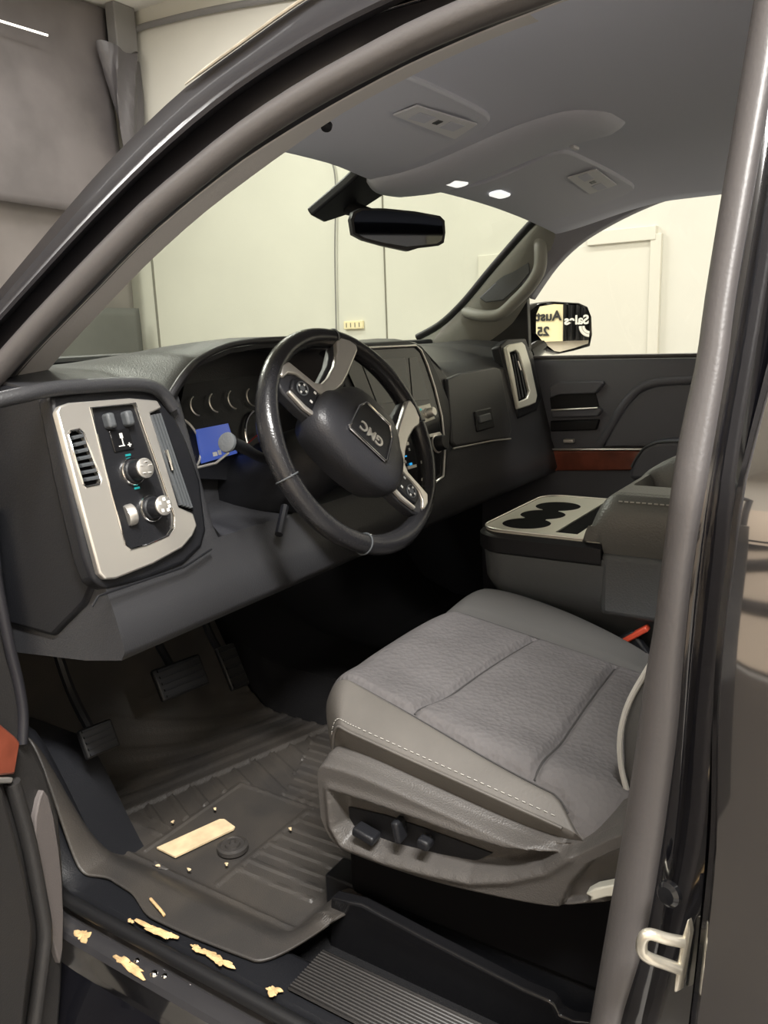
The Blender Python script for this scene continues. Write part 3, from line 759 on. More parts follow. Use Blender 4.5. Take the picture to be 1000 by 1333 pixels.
# ================================================================== STEERING COLUMN
WC = V((-.395, .432, .680)); WT = math.radians(23.6)
e1 = V((.9968, -.0804, 0)); WN = V((-.0736, -.9131, .4011)); e2 = WN.cross(e1)
colm = thing('steering_column', 'black steering column behind the wheel with a round-ended stalk', 'steering column', tuple(WC - WN*.2))
mk('shroud', tube([WC - WN*.055, WC - WN*.075, WC - WN*.16, WC - WN*.28], [.045, .058, .07, .075], 24), 'plastic', colm)
tip = at(296, 576, y=.50)
root = WC - WN*.11
st = mk('signal_stalk', tube(spline([root, root.lerp(tip, .5) + V((0, .01, -.01)), tip + (root-tip).normalized()*.03, tip], 20), [.008]*11+[.009]*5+[.0125]*2+[.0138]*2, 12), 'plastic', colm)
mk('stalk_end', lathe([(.0138, -.003), (.0150, 0), (.0138, .003), (.011, .004), (.0005, .0042)], tip, (tip-root), 20), 'console', st)
mk('wiper_lever', tube(spline([root + V((.03, 0, 0)), root + V((.10, -.01, .0)), root + V((.17, -.04, .01))], 12), .009, 10), 'plastic', colm)
mk('tilt_lever', tube([WC - WN*.13 + V((-.05, 0, -.06)), WC - WN*.11 + V((-.09, 0, -.105))], .007, 8), 'plastic', colm)

# ================================================================== STEERING WHEEL (turned past half a turn)
sw = thing('steering_wheel', 'black leather steering wheel with silver spokes turned upside down', 'steering wheel', tuple(WC))
rot = math.radians(-230)
xx = e1*math.cos(rot) + e2*math.sin(rot); yy = -e1*math.sin(rot) + e2*math.cos(rot)
WM = Matrix(((xx.x, yy.x, WN.x, WC.x), (xx.y, yy.y, WN.y, WC.y), (xx.z, yy.z, WN.z, WC.z), (0, 0, 0, 1)))
sw.matrix_world = WM
def wk(name, shape, m, par=None, **k): return mk(name, shape, m, par or sw, local=True, **k)
RR = .1765
rows = []
for i in range(96):
    a = 2*PI*i/96; d = math.degrees(a) % 360
    grip = max(0, 1-min(abs(d-38), abs(d-142))/26.0)
    r0 = .0155 + .0018*sstep(0, 1, grip)
    rows.append([V(((RR + r0*math.cos(b))*math.cos(a), (RR + r0*math.cos(b))*math.sin(a), 1.12*r0*math.sin(b))) for b in [2*PI*k/18 for k in range(18)]])
rows.append(rows[0])
rim = wk('rim', grid(rows, closed=True), 'leather')
for d in (62, 118, 232, 308):
    a = math.radians(d); c = V((RR*math.cos(a), RR*math.sin(a), 0)); tn = V((-math.sin(a), math.cos(a), 0)); rd_ = V((math.cos(a), math.sin(a), 0))
    wk('rim_seam', tube([c + rd_*(.0166*math.cos(b)) + V((0, 0, 1.12*.0166*math.sin(b))) for b in [2*PI*k/20 for k in range(20)]], .0013, 6, closed=True), 'console', rim)
# inner stitching on the rim
for k in range(60):
    a = math.radians(6*k+2)
    if k % 2: continue
    wk('stitch', tube([V(((RR-.0158)*math.cos(a), (RR-.0158)*math.sin(a), .003)), V(((RR-.0158)*math.cos(a+.03), (RR-.0158)*math.sin(a+.03), .003))], .0010, 5), 'stitch', rim) if 8 < k < 22 or 30 < k < 36 else None
# hub / airbag cover as a domed plate
hub_o = [(-.098, .028), (-.088, .052), (-.06, .066), (0, .072), (.06, .066), (.088, .052), (.098, .028), (.092, -.012), (.078, -.03), (.064, -.052), (.042, -.070), (0, -.076), (-.042, -.070), (-.064, -.052), (-.078, -.03), (-.092, -.012)]
ho = spline([V((a, b, 0)) for a, b in hub_o], 64, closed=True)
rows = [[V((p.x*s, p.y*s, z)) for p in ho] for s, z in ((.90, -.035), (1.0, -.008), (1.02, .008), (1.0, .020), (.95, .029), (.84, .036), (.6, .040), (.3, .0415), (.02, .042))]
hub = wk('airbag_cover', grid(rows, closed=True, caps=True), 'airbag', angle=70)
# badge with its raised chrome frame and letters
bo = [(-.043, .030), (-.040, .034), (.040, .034), (.043, .030), (.039, -.018), (.030, -.034), (.026, -.036), (-.026, -.036), (-.030, -.034), (-.039, -.018)]
ZB = .0435
bd = wk('badge', prism([V((a, b, ZB)) for a, b in bo], (0, 0, 1), .006), 'plastic', bev=.001)
wk('badge_frame', tube([V((a, b, ZB+.0005)) for a, b in bo], .0021, 8, closed=True), 'chrome', bd)
def wtext(name, body, size, c, m, par, **k):
    return text(name, body, size, c, (1, 0, 0), (0, 1, 0), m, par, local=True, **k)
wtext('badge_letters', 'GMC', .0235, (0, .010, ZB+.0006), 'silver', bd, ext=.0012, bold=.0006)
# side spokes with button pods and lower silver spokes
for s in (1, -1):
    fl = lambda L, z: [V((s*a, b, z)) for a, b in L]
    nz = (0, 0, 1)
    wk('spoke', prism(fl([(.07, .042), (.11, .046), (.150, .044), (.166, .036), (.168, -.002), (.12, -.012), (.07, -.016)], .012), nz, .022), 'airbag', bev=.004, seg=3)
    pod = wk('button_pod', prism(fl([(.096, .034), (.128, .036), (.145, .032), (.149, .014), (.143, .002), (.120, -.004), (.098, -.004)], .0185), nz, .01), 'plastic', bev=.004, seg=3)
    cx, cy = s*.128, .016
    wk('rocker_ring', tube([V((cx+.0105*math.cos(a), cy+.0115*math.sin(a), .0192)) for a in [2*PI*i/24 for i in range(24)]], .0012, 6, closed=True), 'console', pod)
    wk('center_button', lathe([(.005, 0), (.0045, .0018), (.0005, .002)], V((cx, cy, .0185)), nz, 16), 'console', pod)
    for dx, dy in ((.0075, 0), (-.0075, 0), (0, .008), (0, -.008)):
        wk('button_mark', box((cx+dx, cy+dy, .0196), (.0032, .0032, .0008)), 'white', pod)
    wk('button_mark', box((s*.106, .024, .0192), (.005, .0035, .0008)), 'white', pod)
    wk('button_mark', box((s*.106, .004, .0192), (.005, .0035, .0008)), 'white', pod)
    # lower silver spoke, joined along the pod's lower edge
    lows = [(.172, .006), (.166, -.010), (.140, -.013), (.112, -.016), (.100, -.026), (.094, -.048), (.092, -.078), (.097, -.108), (.106, -.126), (.102, -.140), (.086, -.152), (.070, -.156), (.064, -.148), (.064, -.115), (.064, -.085), (.066, -.058), (.074, -.034), (.084, -.014), (.092, -.006), (.12, -.004), (.146, .0), (.158, .010), (.162, .024), (.168, .024)]
    lo3 = wk('silver_spoke', prism(fl(lows, .017), nz, .012), 'silver', bev=.0035, seg=3)
    wk('spoke_back', prism(fl([(.060, -.03), (.10, -.03), (.098, -.08), (.105, -.125), (.09, -.155), (.064, -.158), (.056, -.11), (.056, -.06)], .006), nz, .02), 'airbag', bev=.005, seg=3)
    wk('silver_trim', prism(fl([(.076, .040), (.112, .045), (.146, .042), (.146, .036), (.112, .038), (.078, .034)], .0195), nz, .008), 'silver', bev=.002)

# ================================================================== DRIVER SEAT
seat = thing('driver_seat', 'dark grey cloth driver seat with power switches on its plastic side shield', 'car seat', (-.4, .1, 0))
def zc(y): return .375 - .155*(.36-y)
XN, XF, YFR, YRE = -.672, -.165, .385, -.28
def ub(v): return .135 - .075*sstep(.0, .62, v) - .055*sstep(.58, .66, v)
def seat_pt(u, v):
    """u 0..1 near to far, v 0..1 front to back"""
    y = YFR + (YRE-YFR)*v
    x = XN + (XF-XN)*u
    # round the plan corners at the front
    fy = max(0, (.13-(YFR-y))/.13)
    k = 1-.08*fy**3
    xm = (XN+XF)/2; x = xm+(x-xm)*k
    y = y - .075*fy*(abs(2*u-1)**4)
    z = zc(y)
    bn = 1-sstep(.045, .20, u); bf = 0
    z += .012*(1-sstep(.12, .30, u))*(1-.4*sstep(.6, .9, v)) + .032*sstep(.79, .93, u)*math.sin(PI*min(1, max(0, (v+.08)/.64)))**.8
    # roll off at the rim
    z -= .034*(max(0, (.13-u)/.13))**1.7 + .055*(max(0, (u-.94)/.06))**2.0
    z -= .060*(max(0, (.11-v)/.11))**2.2
    z += .010*math.sin(PI*min(1, max(0, (u-.2)/.6)))*(1-2*abs(v-.4))*.6
    # seams
    def groove(d, wd=.006, dp=.006): return -dp*math.exp(-(d/wd)**2)
    if ub(v)+.004 < u < .80:
        z += groove((v-.27-.06*u)*.66, .006, .009) + groove((v-.545+.03*u)*.66, .006, .009)
    z += groove((u-ub(v))*.54, .005, .008) + groove((u-.81)*.51, .006, .008)
    return V((x, y, z))
def seat_rows(u0, u1, nu, nv=230, skirt_n=False, skirt_f=False):
    rows = []
    for j in range(nv+1):
        v = j/nv
        a_, b_ = (ub(v) if u0 is None else u0), (ub(v) if u1 is None else u1)
        r = [seat_pt(a_+(b_-a_)*i/nu, v) for i in range(nu+1)]
        if skirt_n:
            p = r[0]; dr = .085; tk = .03*max(0, 1-v/.10)
            r = [V((p.x+.034+tk, p.y-tk, p.z-dr)), V((p.x+.024+tk*.5, p.y-tk*.5, p.z-dr*.75)), V((p.x+.012, p.y, p.z-dr*.4)), V((p.x+.003, p.y, p.z-dr*.12))] + r
        if skirt_f:
            p = r[-1]; r = r + [V((p.x+.008, p.y, p.z-.04)), V((p.x+.0, p.y, p.z-.12))]
        rows.append(r)
    f = rows[0]
    zf = [V((p.x*.97+(-.4)*.03, p.y+.003, p.z-.025)) for p in f]; zg = [V((p.x*.92+(-.4)*.08, p.y-.012, max(.25, p.z-.075))) for p in f]
    zf = [V((q.x, q.y, min(q.z, p.z))) for q, p in zip(zf, f)]; zg = [V((q.x, q.y, min(q.z, p.z))) for q, p in zip(zg, zf)]
    return [zg, zf]+rows
ci = mk('cushion_insert', grid(seat_rows(None, .81, 90)), 'fabric', seat, angle=60)
for f_ in ([(u_, .27+.06*u_) for u_ in [.115+.68*i/40 for i in range(41)]], [(u_, .545-.03*u_) for u_ in [.075+.72*i/40 for i in range(41)]]):
    mk('seam', tube([seat_pt(a, b) + V((0, 0, .0004)) for a, b in f_], .0016, 6), 'seamline', ci)
mk('seam', tube([seat_pt(.81, v_/60) + V((0, 0, .0006)) for v_ in range(4, 50)], .0018, 6), 'seamline', ci)
mk('seam', tube([seat_pt(ub(v_/60), v_/60) + V((0, 0, .0004)) for v_ in range(2, 38)], .0012, 6), 'seamline', ci)
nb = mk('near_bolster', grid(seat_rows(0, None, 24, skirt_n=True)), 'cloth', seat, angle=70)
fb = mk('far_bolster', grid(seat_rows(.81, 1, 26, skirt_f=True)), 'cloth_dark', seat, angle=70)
edge = [seat_pt(0, v) + V((-.001, 0, -.001)) for v in [i/60 for i in range(0, 38)]]
mk('bolster_piping', tube(edge, .0020, 8), 'cloth', nb)
k = 0
st_v = [i/150 for i in range(3, 92)]
shapes = []
for a, b in zip(st_v[::2], st_v[1::2]):
    shapes.append(tube([seat_pt(.012, a) + V((-.001, 0, .0010)), seat_pt(.012, b) + V((-.001, 0, .0010))], .0006, 5))
mk('stitching', join(*shapes), 'stitch', nb)
# backrest
rows = []
for j in range(25):
    v = j/24; z = .27+.70*v; yb_ = -.155-.26*v
    r = []
    for i in range(33):
        a = 2*PI*i/32
        wx = .226*(1-.06*v); th = .075
        cx_ = math.copysign(abs(math.cos(a))**.45, math.cos(a)); sy_ = math.copysign(abs(math.sin(a))**.6, math.sin(a))
        bol = .035*sstep(.62, .92, abs(cx_))*(1 if sy_ > 0 else 0)
        r.append(V((-.4+wx*cx_, yb_-.06 + th*sy_ + bol, z)))
    rows.append(r[:-1])
bkr = mk('backrest', grid(rows, closed=True, caps=True), 'fabric', seat, angle=60)
wing = [at(a, b, x=-.60) for a, b in ((818, 1035), (809, 1000), (807, 965), (812, 935), (822, 908), (838, 880), (850, 860))]
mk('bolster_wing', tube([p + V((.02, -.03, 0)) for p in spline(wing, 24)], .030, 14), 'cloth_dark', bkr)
mk('piping', tube(spline(wing, 24), .0035, 8), 'stitch', bkr)
# side shield with its recess
top = [(413, 1003), (414, 993), (425, 988), (470, 1001), (560, 1042), (640, 1078), (700, 1100), (745, 1107), (790, 1086), (835, 1066)]
bot = [(418, 1070), (428, 1098), (442, 1113), (480, 1130), (560, 1156), (640, 1174), (720, 1187), (770, 1186), (800, 1182), (835, 1178)]
SX = -.690
TT = resample(spline([at(a, b, x=SX) for a, b in top], 120), 150); BB = resample(spline([at(a, b, x=SX) for a, b in bot], 120), 150)
rec_px = [(432, 1030), (470, 1042), (540, 1066), (600, 1088), (660, 1106), (735, 1112), (705, 1130), (660, 1140), (610, 1142), (560, 1132), (500, 1116), (448, 1096), (436, 1075)]
rec2_px = [(726, 1184), (742, 1150), (765, 1124), (800, 1108), (850, 1090), (850, 1181), (780, 1184)]
ryz = [(p.y, p.z) for p in (at(a, b, x=SX) for a, b in rec_px)]
ryz2 = [(p.y, p.z) for p in (at(a, b, x=SX) for a, b in rec2_px)]
rows = [[p + V((.07, 0, .004)) for p in TT]]
NT = 64
for j in range(NT+1):
    t = j/NT; r = []
    for a, b in zip(TT, BB):
        p = a.lerp(b, t)
        bul = -.014*math.sin(PI*min(1, t*1.25))**.6 if t < .8 else 0
        x = SX + .020*(1-sstep(0, .10, t)) + .016*sstep(.90, 1, t)
        d = sdist((p.y, p.z), ryz); x += .024*sstep(.003, -.012, d)*1.0 if d < .003 else 0
        d2 = sdist((p.y, p.z), ryz2); x += .018*sstep(.001, -.006, d2) if d2 < .001 else 0
        if d >= .003: x -= .004*math.exp(-((d-.006)/.006)**2)
        r.append(V((x, p.y, p.z)))
    rows.append(r)
rows.append([p + V((.06, 0, .0)) for p in rows[-1]])
rows = [[V((r[0].x+.07, r[0].y-.004, r[0].z))]+r for r in rows]
sh = mk('side_shield', grid(rows), 'shield', seat, angle=75)
def sx(px, py, x=SX+.018): return at(px, py, x=x)
mk('switch_panel', prism([V((SX+.0215, p.y, p.z)) for p in (at(a, b, x=SX+.02) for a, b in ((440, 1048), (500, 1062), (560, 1082), (640, 1112), (600, 1130), (540, 1122), (455, 1092)))], (-1, 0, 0), .004), 'plastic', sh)
def sw_box(px, py, dims, ang, m='plastic'):
    c = sx(px, py, SX+.006)
    mk('seat_switch', box(c, dims, Matrix.Rotation(math.radians(ang), 3, 'X')), m, sh, bev=.004, seg=3)
sw_box(477, 1085, (.022, .034, .013), 12); sw_box(520, 1080, (.022, .011, .030), -8); sw_box(554, 1096, (.020, .017, .014), 10)
mk('recline_lever', prism([at(a, b, x=SX-.002) for a, b in ((762, 1164), (775, 1157), (800, 1152), (850, 1146), (850, 1163), (790, 1168), (768, 1174), (770, 1168))], (-1, 0, 0), .015), 'silverplate', seat, bev=.003)
# rail cover under the seat
rc = [at(a, b, x=-.672) for a, b in ((430, 1168), (470, 1178), (560, 1226), (680, 1288), (716, 1303), (722, 1310), (727, 1322), (745, 1330), (790, 1334), (790, 1420), (600, 1420), (480, 1420), (428, 1240))]
mk('rail_cover', prism(rc, (-1, 0, 0), .02), 'gloss', seat, bev=.004, seg=3)
mk('seat_frame', box((-.40, .06, .13), (.46, .50, .16)), 'void', seat, bev=.01)
for x_ in (-.60, -.20):
    mk('seat_rail', box((x_, .05, .03), (.05, .62, .06)), 'plastic', seat, bev=.004)
o = thing('seat_belt_buckle', 'black seat belt buckle with red release button beside the driver seat', 'seat belt buckle', tuple(at(828, 825, x=-.11)))
ba, bb = at(812, 831, x=-.158), at(846, 812, x=-.158)
dirb = (bb-ba).normalized()
mk('buckle_body', box((ba+bb)/2 + V((0, 0, -.05)), (.018, (bb-ba).length*1.08, .09), Matrix.Rotation(math.atan2(dirb.z, dirb.y), 3, 'X')), 'plastic', o, bev=.005, seg=3)
mk('release_button', box((ba+bb)/2 - V((0.004, 0, .004)), (.020, (bb-ba).length*.95, .010), Matrix.Rotation(math.atan2(dirb.z, dirb.y), 3, 'X')), 'redbtn', o, bev=.003)

# ================================================================== FLOOR MAT
fm = thing('floor_mat', 'black ribbed rubber floor mat with a tan label on the driver floor', 'floor mat', (-.5, .7, 0))
rA, rB = at(185, 1045, z=.01), at(345, 978, z=.01)
rows = []
NXm, NYm = 190, 230
rdir = (rB-rA).normalized(); rnor = V((-rdir.y, rdir.x, 0))
for j in range(NYm+1):
    v = j/NYm; y = .29+.80*v
    r = []
    for i in range(NXm+1):
        u = i/NXm
        xo = -.803 + .012*math.sin(9*y) + .02*sstep(.52, .60, y)*(1-sstep(.64, .70, y))
        if y < .345: xo += .13*(1-((y-.29)/.055))**2.2
        x = xo + (-.16-xo)*u
        z = .004
        fl_ = sstep(-.682, -.765, x)
        z += .050*fl_ + .006*math.exp(-((x+.690)/.006)**2)
        z += .20*sstep(.68, .80, y)*sstep(-.715, -.80, x)
        z += .30*sstep(.84, 1.12, y)**1.3
        z += .050*sstep(.375, .31, y)*(1-fl_)*(1-.75*sstep(-.62, -.5, x))
        if x > -.672 and y > .385 and z < .12:
            q = (V((x, y, 0))-rA).dot(rnor)
            pad = max(abs(x+.555)-.125, abs(y-.625)-.085)
            if q > .010:
                z += .003*sstep(.25, .33, abs(((q/.040) % 1)-.5))
            elif abs(q) <= .010:
                z += .007*(1-sstep(.004, .010, abs(q)))
            elif pad < .006:
                z += .003*(1-sstep(.002, .006, abs(pad)))
            elif y > .60+.4*(x+.45) and x > -.60:
                ph = (x*.93-y*.42)/.046
                z += .0050*sstep(.32, .40, abs((ph % 1)-.5))
            elif x > -.64:
                ph = x/.026
                z += .0035*sstep(.30, .38, abs((ph % 1)-.5))
        r.append(V((x, y, z)))
    rows.append(r)
mk('rubber_tray', grid(rows), 'matrubber', fm, thick=-.004, angle=35)
lb = [at(a, b, z=.0105) for a, b in ((204, 1103), (286, 1066), (292, 1066), (306, 1076), (304, 1079), (228, 1115))]
mk('label_sticker', prism(lb, (0, 0, 1), .003), 'label', fm)
kc = at(303, 1102, z=.012)
kn = mk('mat_hook', lathe([(.026, -.004), (.026, .003), (.021, .005), (.020, .003), (.013, .003), (.012, .007), (.006, .008), (.005, .004), (.0004, .004)], kc, (0, 0, 1), 30), 'matrubber', fm)
for (px, py, s) in ((148, 1107, 1), (206, 1127, 2), (280, 1053, 3), (378, 1079, 4), (295, 1125, 5), (246, 1132, 6), (225, 1070, 8), (205, 1178, 9)):
    mk('dirt_speck', blob(at(px, py, z=.014), (0, 0, 1), (1, 0, 0), .0035, .0028, .002, 30+s, 12), 'label', fm)
mk('mud_patch', blob(at(207, 1127, z=.012), (0, 0, 1), (1, 0, 0), .014, .006, .002, 41), 'shield', fm)
# curled thread on the mat edge
mk('dried_leaf', tube(spline([at(196, 1170, z=.058), at(203, 1178, z=.060), at(210, 1186, z=.060), at(214, 1192, z=.058)], 12), .0022, 6), 'mud', fm)

# ================================================================== PEDALS
def pedal(name, label, px, py, y, w_, h_, arm):
    c = at(px, py, y=y)
    t = thing(name, label, 'pedal', tuple(c))
    R_ = rotm((-.15, -.85, .5))
    mk('pad', box(c, (w_, h_, .014), R_), 'seal', t, bev=.004)
    shp = [box(c + R_ @ V((0, -h_/2+h_*(k+.5)/5, .008)), (w_*.84, h_*.07, .006), R_) for k in range(5)]
    mk('pad_ribs', join(*shp), 'plastic', t)
    mk('pedal_arm', tube(spline([c + V((0, .01, .0)), c + V((.01, .08, .08)), c + V((.01, .12, .22))], 10), .009, 8), 'plastic', t)
pedal('brake_pedal', 'wide black brake pedal in the dark footwell under the dashboard', 235, 882, .86, .11, .065, 1)
pedal('accelerator_pedal', 'tall narrow accelerator pedal to the right of the brake', 302, 868, .90, .048, .10, 1)
pedal('parking_brake_pedal', 'small parking brake pedal low by the left kick panel', 128, 962, .78, .06, .05, 1)

# ================================================================== CENTER CONSOLE
con = thing('center_console', 'grey center console with three cup holders and padded armrest lid', 'console', (0, .0, 0))
def cons_ring(z, inset, yf=.332, rad=.06):
    out = []
    x0, x1, y0, y1 = -.172+inset, .172-inset, -.62, yf-inset
    out.append(V((x0, y0, z))); out.append(V((x0, -.2, z))); out.append(V((x0, .1, z)))
    for k in range(9):
        a = PI - (PI/2)*k/8; out.append(V((x0+rad+rad*math.cos(a), y1-rad+rad*math.sin(a), z)))
    for k in range(9):
        a = PI/2 - (PI/2)*k/8; out.append(V((x1-rad+rad*math.cos(a), y1-rad+rad*math.sin(a), z)))
    out.append(V((x1, .1, z))); out.append(V((x1, -.2, z))); out.append(V((x1, y0, z)))
    return out
rows = [cons_ring(z, i) for z, i in ((.02, .09), (.29, .07), (.335, .045), (.365, .018), (.40, .003), (.452, 0), (.462, .0))]
mk('console_body', grid(rows, closed=True, caps=True), 'console', con, angle=40)
rows = [cons_ring(z, i) for z, i in ((.452, -.002), (.456, -.006), (.482, -.006), (.489, .002), (.489, .004))]
rows = [[V((p.x, max(p.y, .095), p.z)) for p in r] for r in rows]
mk('rear_body', box((0, -.262, .42), (.346, .72, .112)), 'console', con, bev=.012, seg=3)
mk('tray_rim', grid(rows, closed=True, caps=True), 'plastic', con, angle=40)
TZ = .4925
ring = cons_ring(TZ, .006, rad=.045)
ring = [p for p in ring if p.y > .09]
ring = [V((-.166, .09, TZ))] + ring[1:-1] + [V((.166, .09, TZ))]
cc = [V((-.092, .262, TZ)), V((-.012, .262, TZ)), V((.070, .262, TZ))]
RC = .0445
up_, dn_ = [], []
for k, c in enumerate(cc):
    for i in range(48):
        a = 2*PI*i/48+.01
        rr_ = RC if k != 1 else .043
        p = c + V((rr_*math.cos(a), rr_*math.sin(a), 0))
        if any((p-q).length < (RC if m_ != 1 else .043) for m_, q in enumerate(cc) if m_ != k): continue
        (up_ if math.sin(a) > 0 else dn_).append(p)
up_.sort(key=lambda p: p.x); dn_.sort(key=lambda p: -p.x)
hole = up_+dn_
slot = [V((-.135, .150, TZ)), V((.14, .150, TZ)), V((.14, .190, TZ)), V((-.135, .190, TZ))]
mk('cup_holder_tray', prism(ring, (0, 0, 1), .004, [hole, slot]), 'silverplate', con, bev=.0012)
mk('cup_well', grid([[V((p.x, p.y, z)) for p in hole] for z in (TZ-.001, .4895)]+[[V((p.x*.97, .262+(p.y-.262)*.9, .4893)) for p in hole]], closed=True, caps=True), 'void', con)
mk('slot_well', prism([p + V((0, 0, -.0028)) for p in slot], (0, 0, 1), .001), 'void', con)
mk('tray_edge', tube([p + V((0, 0, .001)) for p in ring], .0022, 8), 'silver', con)
# armrest lid: two padded rails and a dark trough between them
rows = []
for j in range(61):
    v = j/60; y = .128-.72*v**1.4
    r = []
    for i in range(71):
        u = i/70; x = -.172+.344*u
        z = .572
        z -= .085*max(0, 1-(.128-y)/.055)**2.6
        e = min(u, 1-u)*.356
        z -= .030*max(0, 1-e/.035)**2.3
        z -= .045*sstep(-.062, -.050, x)*(1-sstep(.05, .062, x))*sstep(.075, .060, y)
        z += .034*sstep(.05, .075, x)*sstep(.11, .02, y)
        z -= .0025*math.exp(-(((u*.356-.034))/.0025)**2)
        r.append(V((x, y, z)))
    zt_ = .572 - .085*max(0, 1-(.128-y)/.055)**2.6 + .035*(1 if y < .1 else 0)
    zb_ = .491 if y > .093 else .474
    r = [V((r[0].x+.004, r[0].y, zb_)), V((r[0].x-.002, r[0].y, .493)), V((r[0].x-.003, r[0].y, .52)), *r, V((r[-1].x+.002, y, .52)), V((r[-1].x-.004, y, zb_))]
    r = [V((p.x, p.y, max(min(p.z, zt_), zb_))) for p in r]
    rows.append(r)
lidm = mk('armrest_lid', grid([[V((p.x, .122, .491)) for p in rows[0]]]+rows), 'lidvinyl', con, angle=60)
shapes = []
for k in range(46):
    y = .072-.0095*k
    shapes.append(tube([V((-.1605, y, .5622)), V((-.1605, y-.006, .5622))], .0012, 5))
mk('stitching', join(*shapes), 'stitch', lidm)
mk('trough', box((.0, -.14, .5290), (.098, .38, .003)), 'void', lidm)

# ================================================================== PASSENGER DOOR
pd = thing('passenger_door', 'closed passenger door with dark panel, wood strip, window and outside mirror', 'car door', (.85, .2, -.2))
PX = .80
def q(px, py, d=0.0): return at(px, py, x=PX-d)
rows = []
for (x, z) in ((.86, .752), (.835, .756), (.812, .752), (.803, .735), (.802, .60), (.806, .50), (.800, .42), (.79, .30), (.785, .12), (.80, -.02)):
    rows.append([V((x, y, z)) for y in (.78, .5, .2, -.1, -.5)])
mk('door_panel', grid(rows), 'doorvinyl', pd, thick=.02, angle=50)
mk('window_seal', tube([V((.818, y, .760)) for y in (.70, .4, .1, -.5)], .006, 8), 'rubber', pd)
rows = [[V((.83, y, .745)) for y in (.72, .5, .25, .0, -.35)], [V((.80, y, .95)) for y in (.66, .5, .25, 0, -.35)], [V((.76, y, 1.19)) for y in (.45, .35, .2, 0, -.35)]]
mk('door_glass', grid(rows), 'dglass', pd)
sail = [at(a, b, x=.79) for a, b in ((612, 470), (640, 430), (670, 405), (686, 384), (689, 470), (700, 500), (640, 500))]
mk('mirror_sail', prism(sail, (-1, -.1, 0), .03), 'plastic', pd, bev=.004)
dl = mk('pull_handle', join(prism([q(a, b, .020) for a, b in ((715, 503), (728, 497), (783, 496), (785, 500), (775, 512), (728, 514), (716, 518))], (-1, 0, 0), .03), prism([q(a, b, .018) for a, b in ((717, 534), (778, 530), (783, 534), (778, 542), (718, 544))], (-1, 0, 0), .03)), 'doorvinyl', pd, bev=.004, seg=3)
mk('handle_edge', tube([q(718, 534, .021), q(778, 531, .021)], .0028, 8), 'silver', dl)
mk('handle_cup', prism([q(a, b, .004) for a, b in ((716, 518), (728, 514), (775, 512), (780, 532), (718, 535))], (-1, 0, 0), .005), 'plastic', dl)
mk('lower_cup', prism([q(a, b, .010) for a, b in ((716, 548), (780, 546), (776, 560), (716, 562))], (-1, 0, 0), .02), 'plastic', pd, bev=.004)
mk('window_switch', box(q(741, 574, .012), (.02, .03, .012)), 'silver', pd, bev=.003)
mk('panel_ridge', tube(spline([q(a, b, .004) for a, b in ((780, 580), (795, 556), (812, 528), (830, 508), (850, 499), (880, 496), (930, 494))], 30), .012, 10), 'doorvinyl', pd)
mk('door_bolster', prism([q(a, b, .010) for a, b in ((785, 582), (797, 560), (815, 530), (834, 511), (855, 502), (900, 499), (960, 498), (960, 582))], (-1, 0, 0), .02), 'doorvinyl', pd, bev=.006)
wd = mk('wood_strip', prism([q(a, b, .014) for a, b in ((660, 588), (700, 587), (860, 587), (860, 612), (700, 613), (660, 612))], (-1, 0, 0), .02), 'wood', pd, bev=.003)
mk('strip_edge', tube([q(690, 585, .016), q(850, 585, .016)], .003, 8), 'silver', wd)
ar = [(818, 616), (826, 598), (836, 584), (848, 576), (866, 573), (960, 572), (960, 625), (820, 626)]
am = mk('door_armrest', prism([q(a, b, .075) for a, b in ar], (-1, 0, 0), .08), 'doorvinyl', pd, bev=.014, seg=4)
mk('armrest_piping', tube(spline([q(a, b, .074) for a, b in ((822, 608), (828, 597), (838, 584), (850, 578), (868, 575), (940, 574))], 24), .003, 8), 'console', am)
# outside mirror
MN = V((-.536, -.844, 0)); MP = V((.995, .555, .87))
def mm(px, py, d=0.0): return on(px, py, MP + MN*d, MN)
hs = [(689, 404), (700, 395), (720, 392), (755, 394), (766, 399), (771, 412), (772, 436), (769, 451), (748, 457), (728, 461), (715, 456), (700, 444), (691, 432)]
H0 = [mm(a, b) for a, b in hs]; cH = sum(H0, V((0, 0, 0)))/len(H0)
def sc_(s, d): return [cH + (p-cH)*s - MN*d for p in H0]
hsg = mk('side_mirror', grid([[cH + (p-cH)*.93 + MN*-.006 for p in H0], [cH+(p-cH)*.97 for p in H0], sc_(1, .006), sc_(1.02, .03), sc_(.97, .07), sc_(.82, .11), sc_(.5, .135), sc_(.05, .14)], closed=True, caps=True), 'gloss', pd, angle=60)
mg = [(698, 410), (703, 399), (722, 396), (752, 397), (762, 401), (767, 411), (768, 430), (766, 447), (748, 453), (729, 458), (722, 457), (708, 446), (698, 434)]
mk('mirror_glass', prism([mm(a, b, .001) for a, b in mg], MN, .004), 'mirror', hsg, smooth=False)
mk('mirror_arm', tube([V((.84, .66, .77)), V((.92, .64, .80)), cH - MN*.06], [.035, .03, .03], 12), 'gloss', hsg)

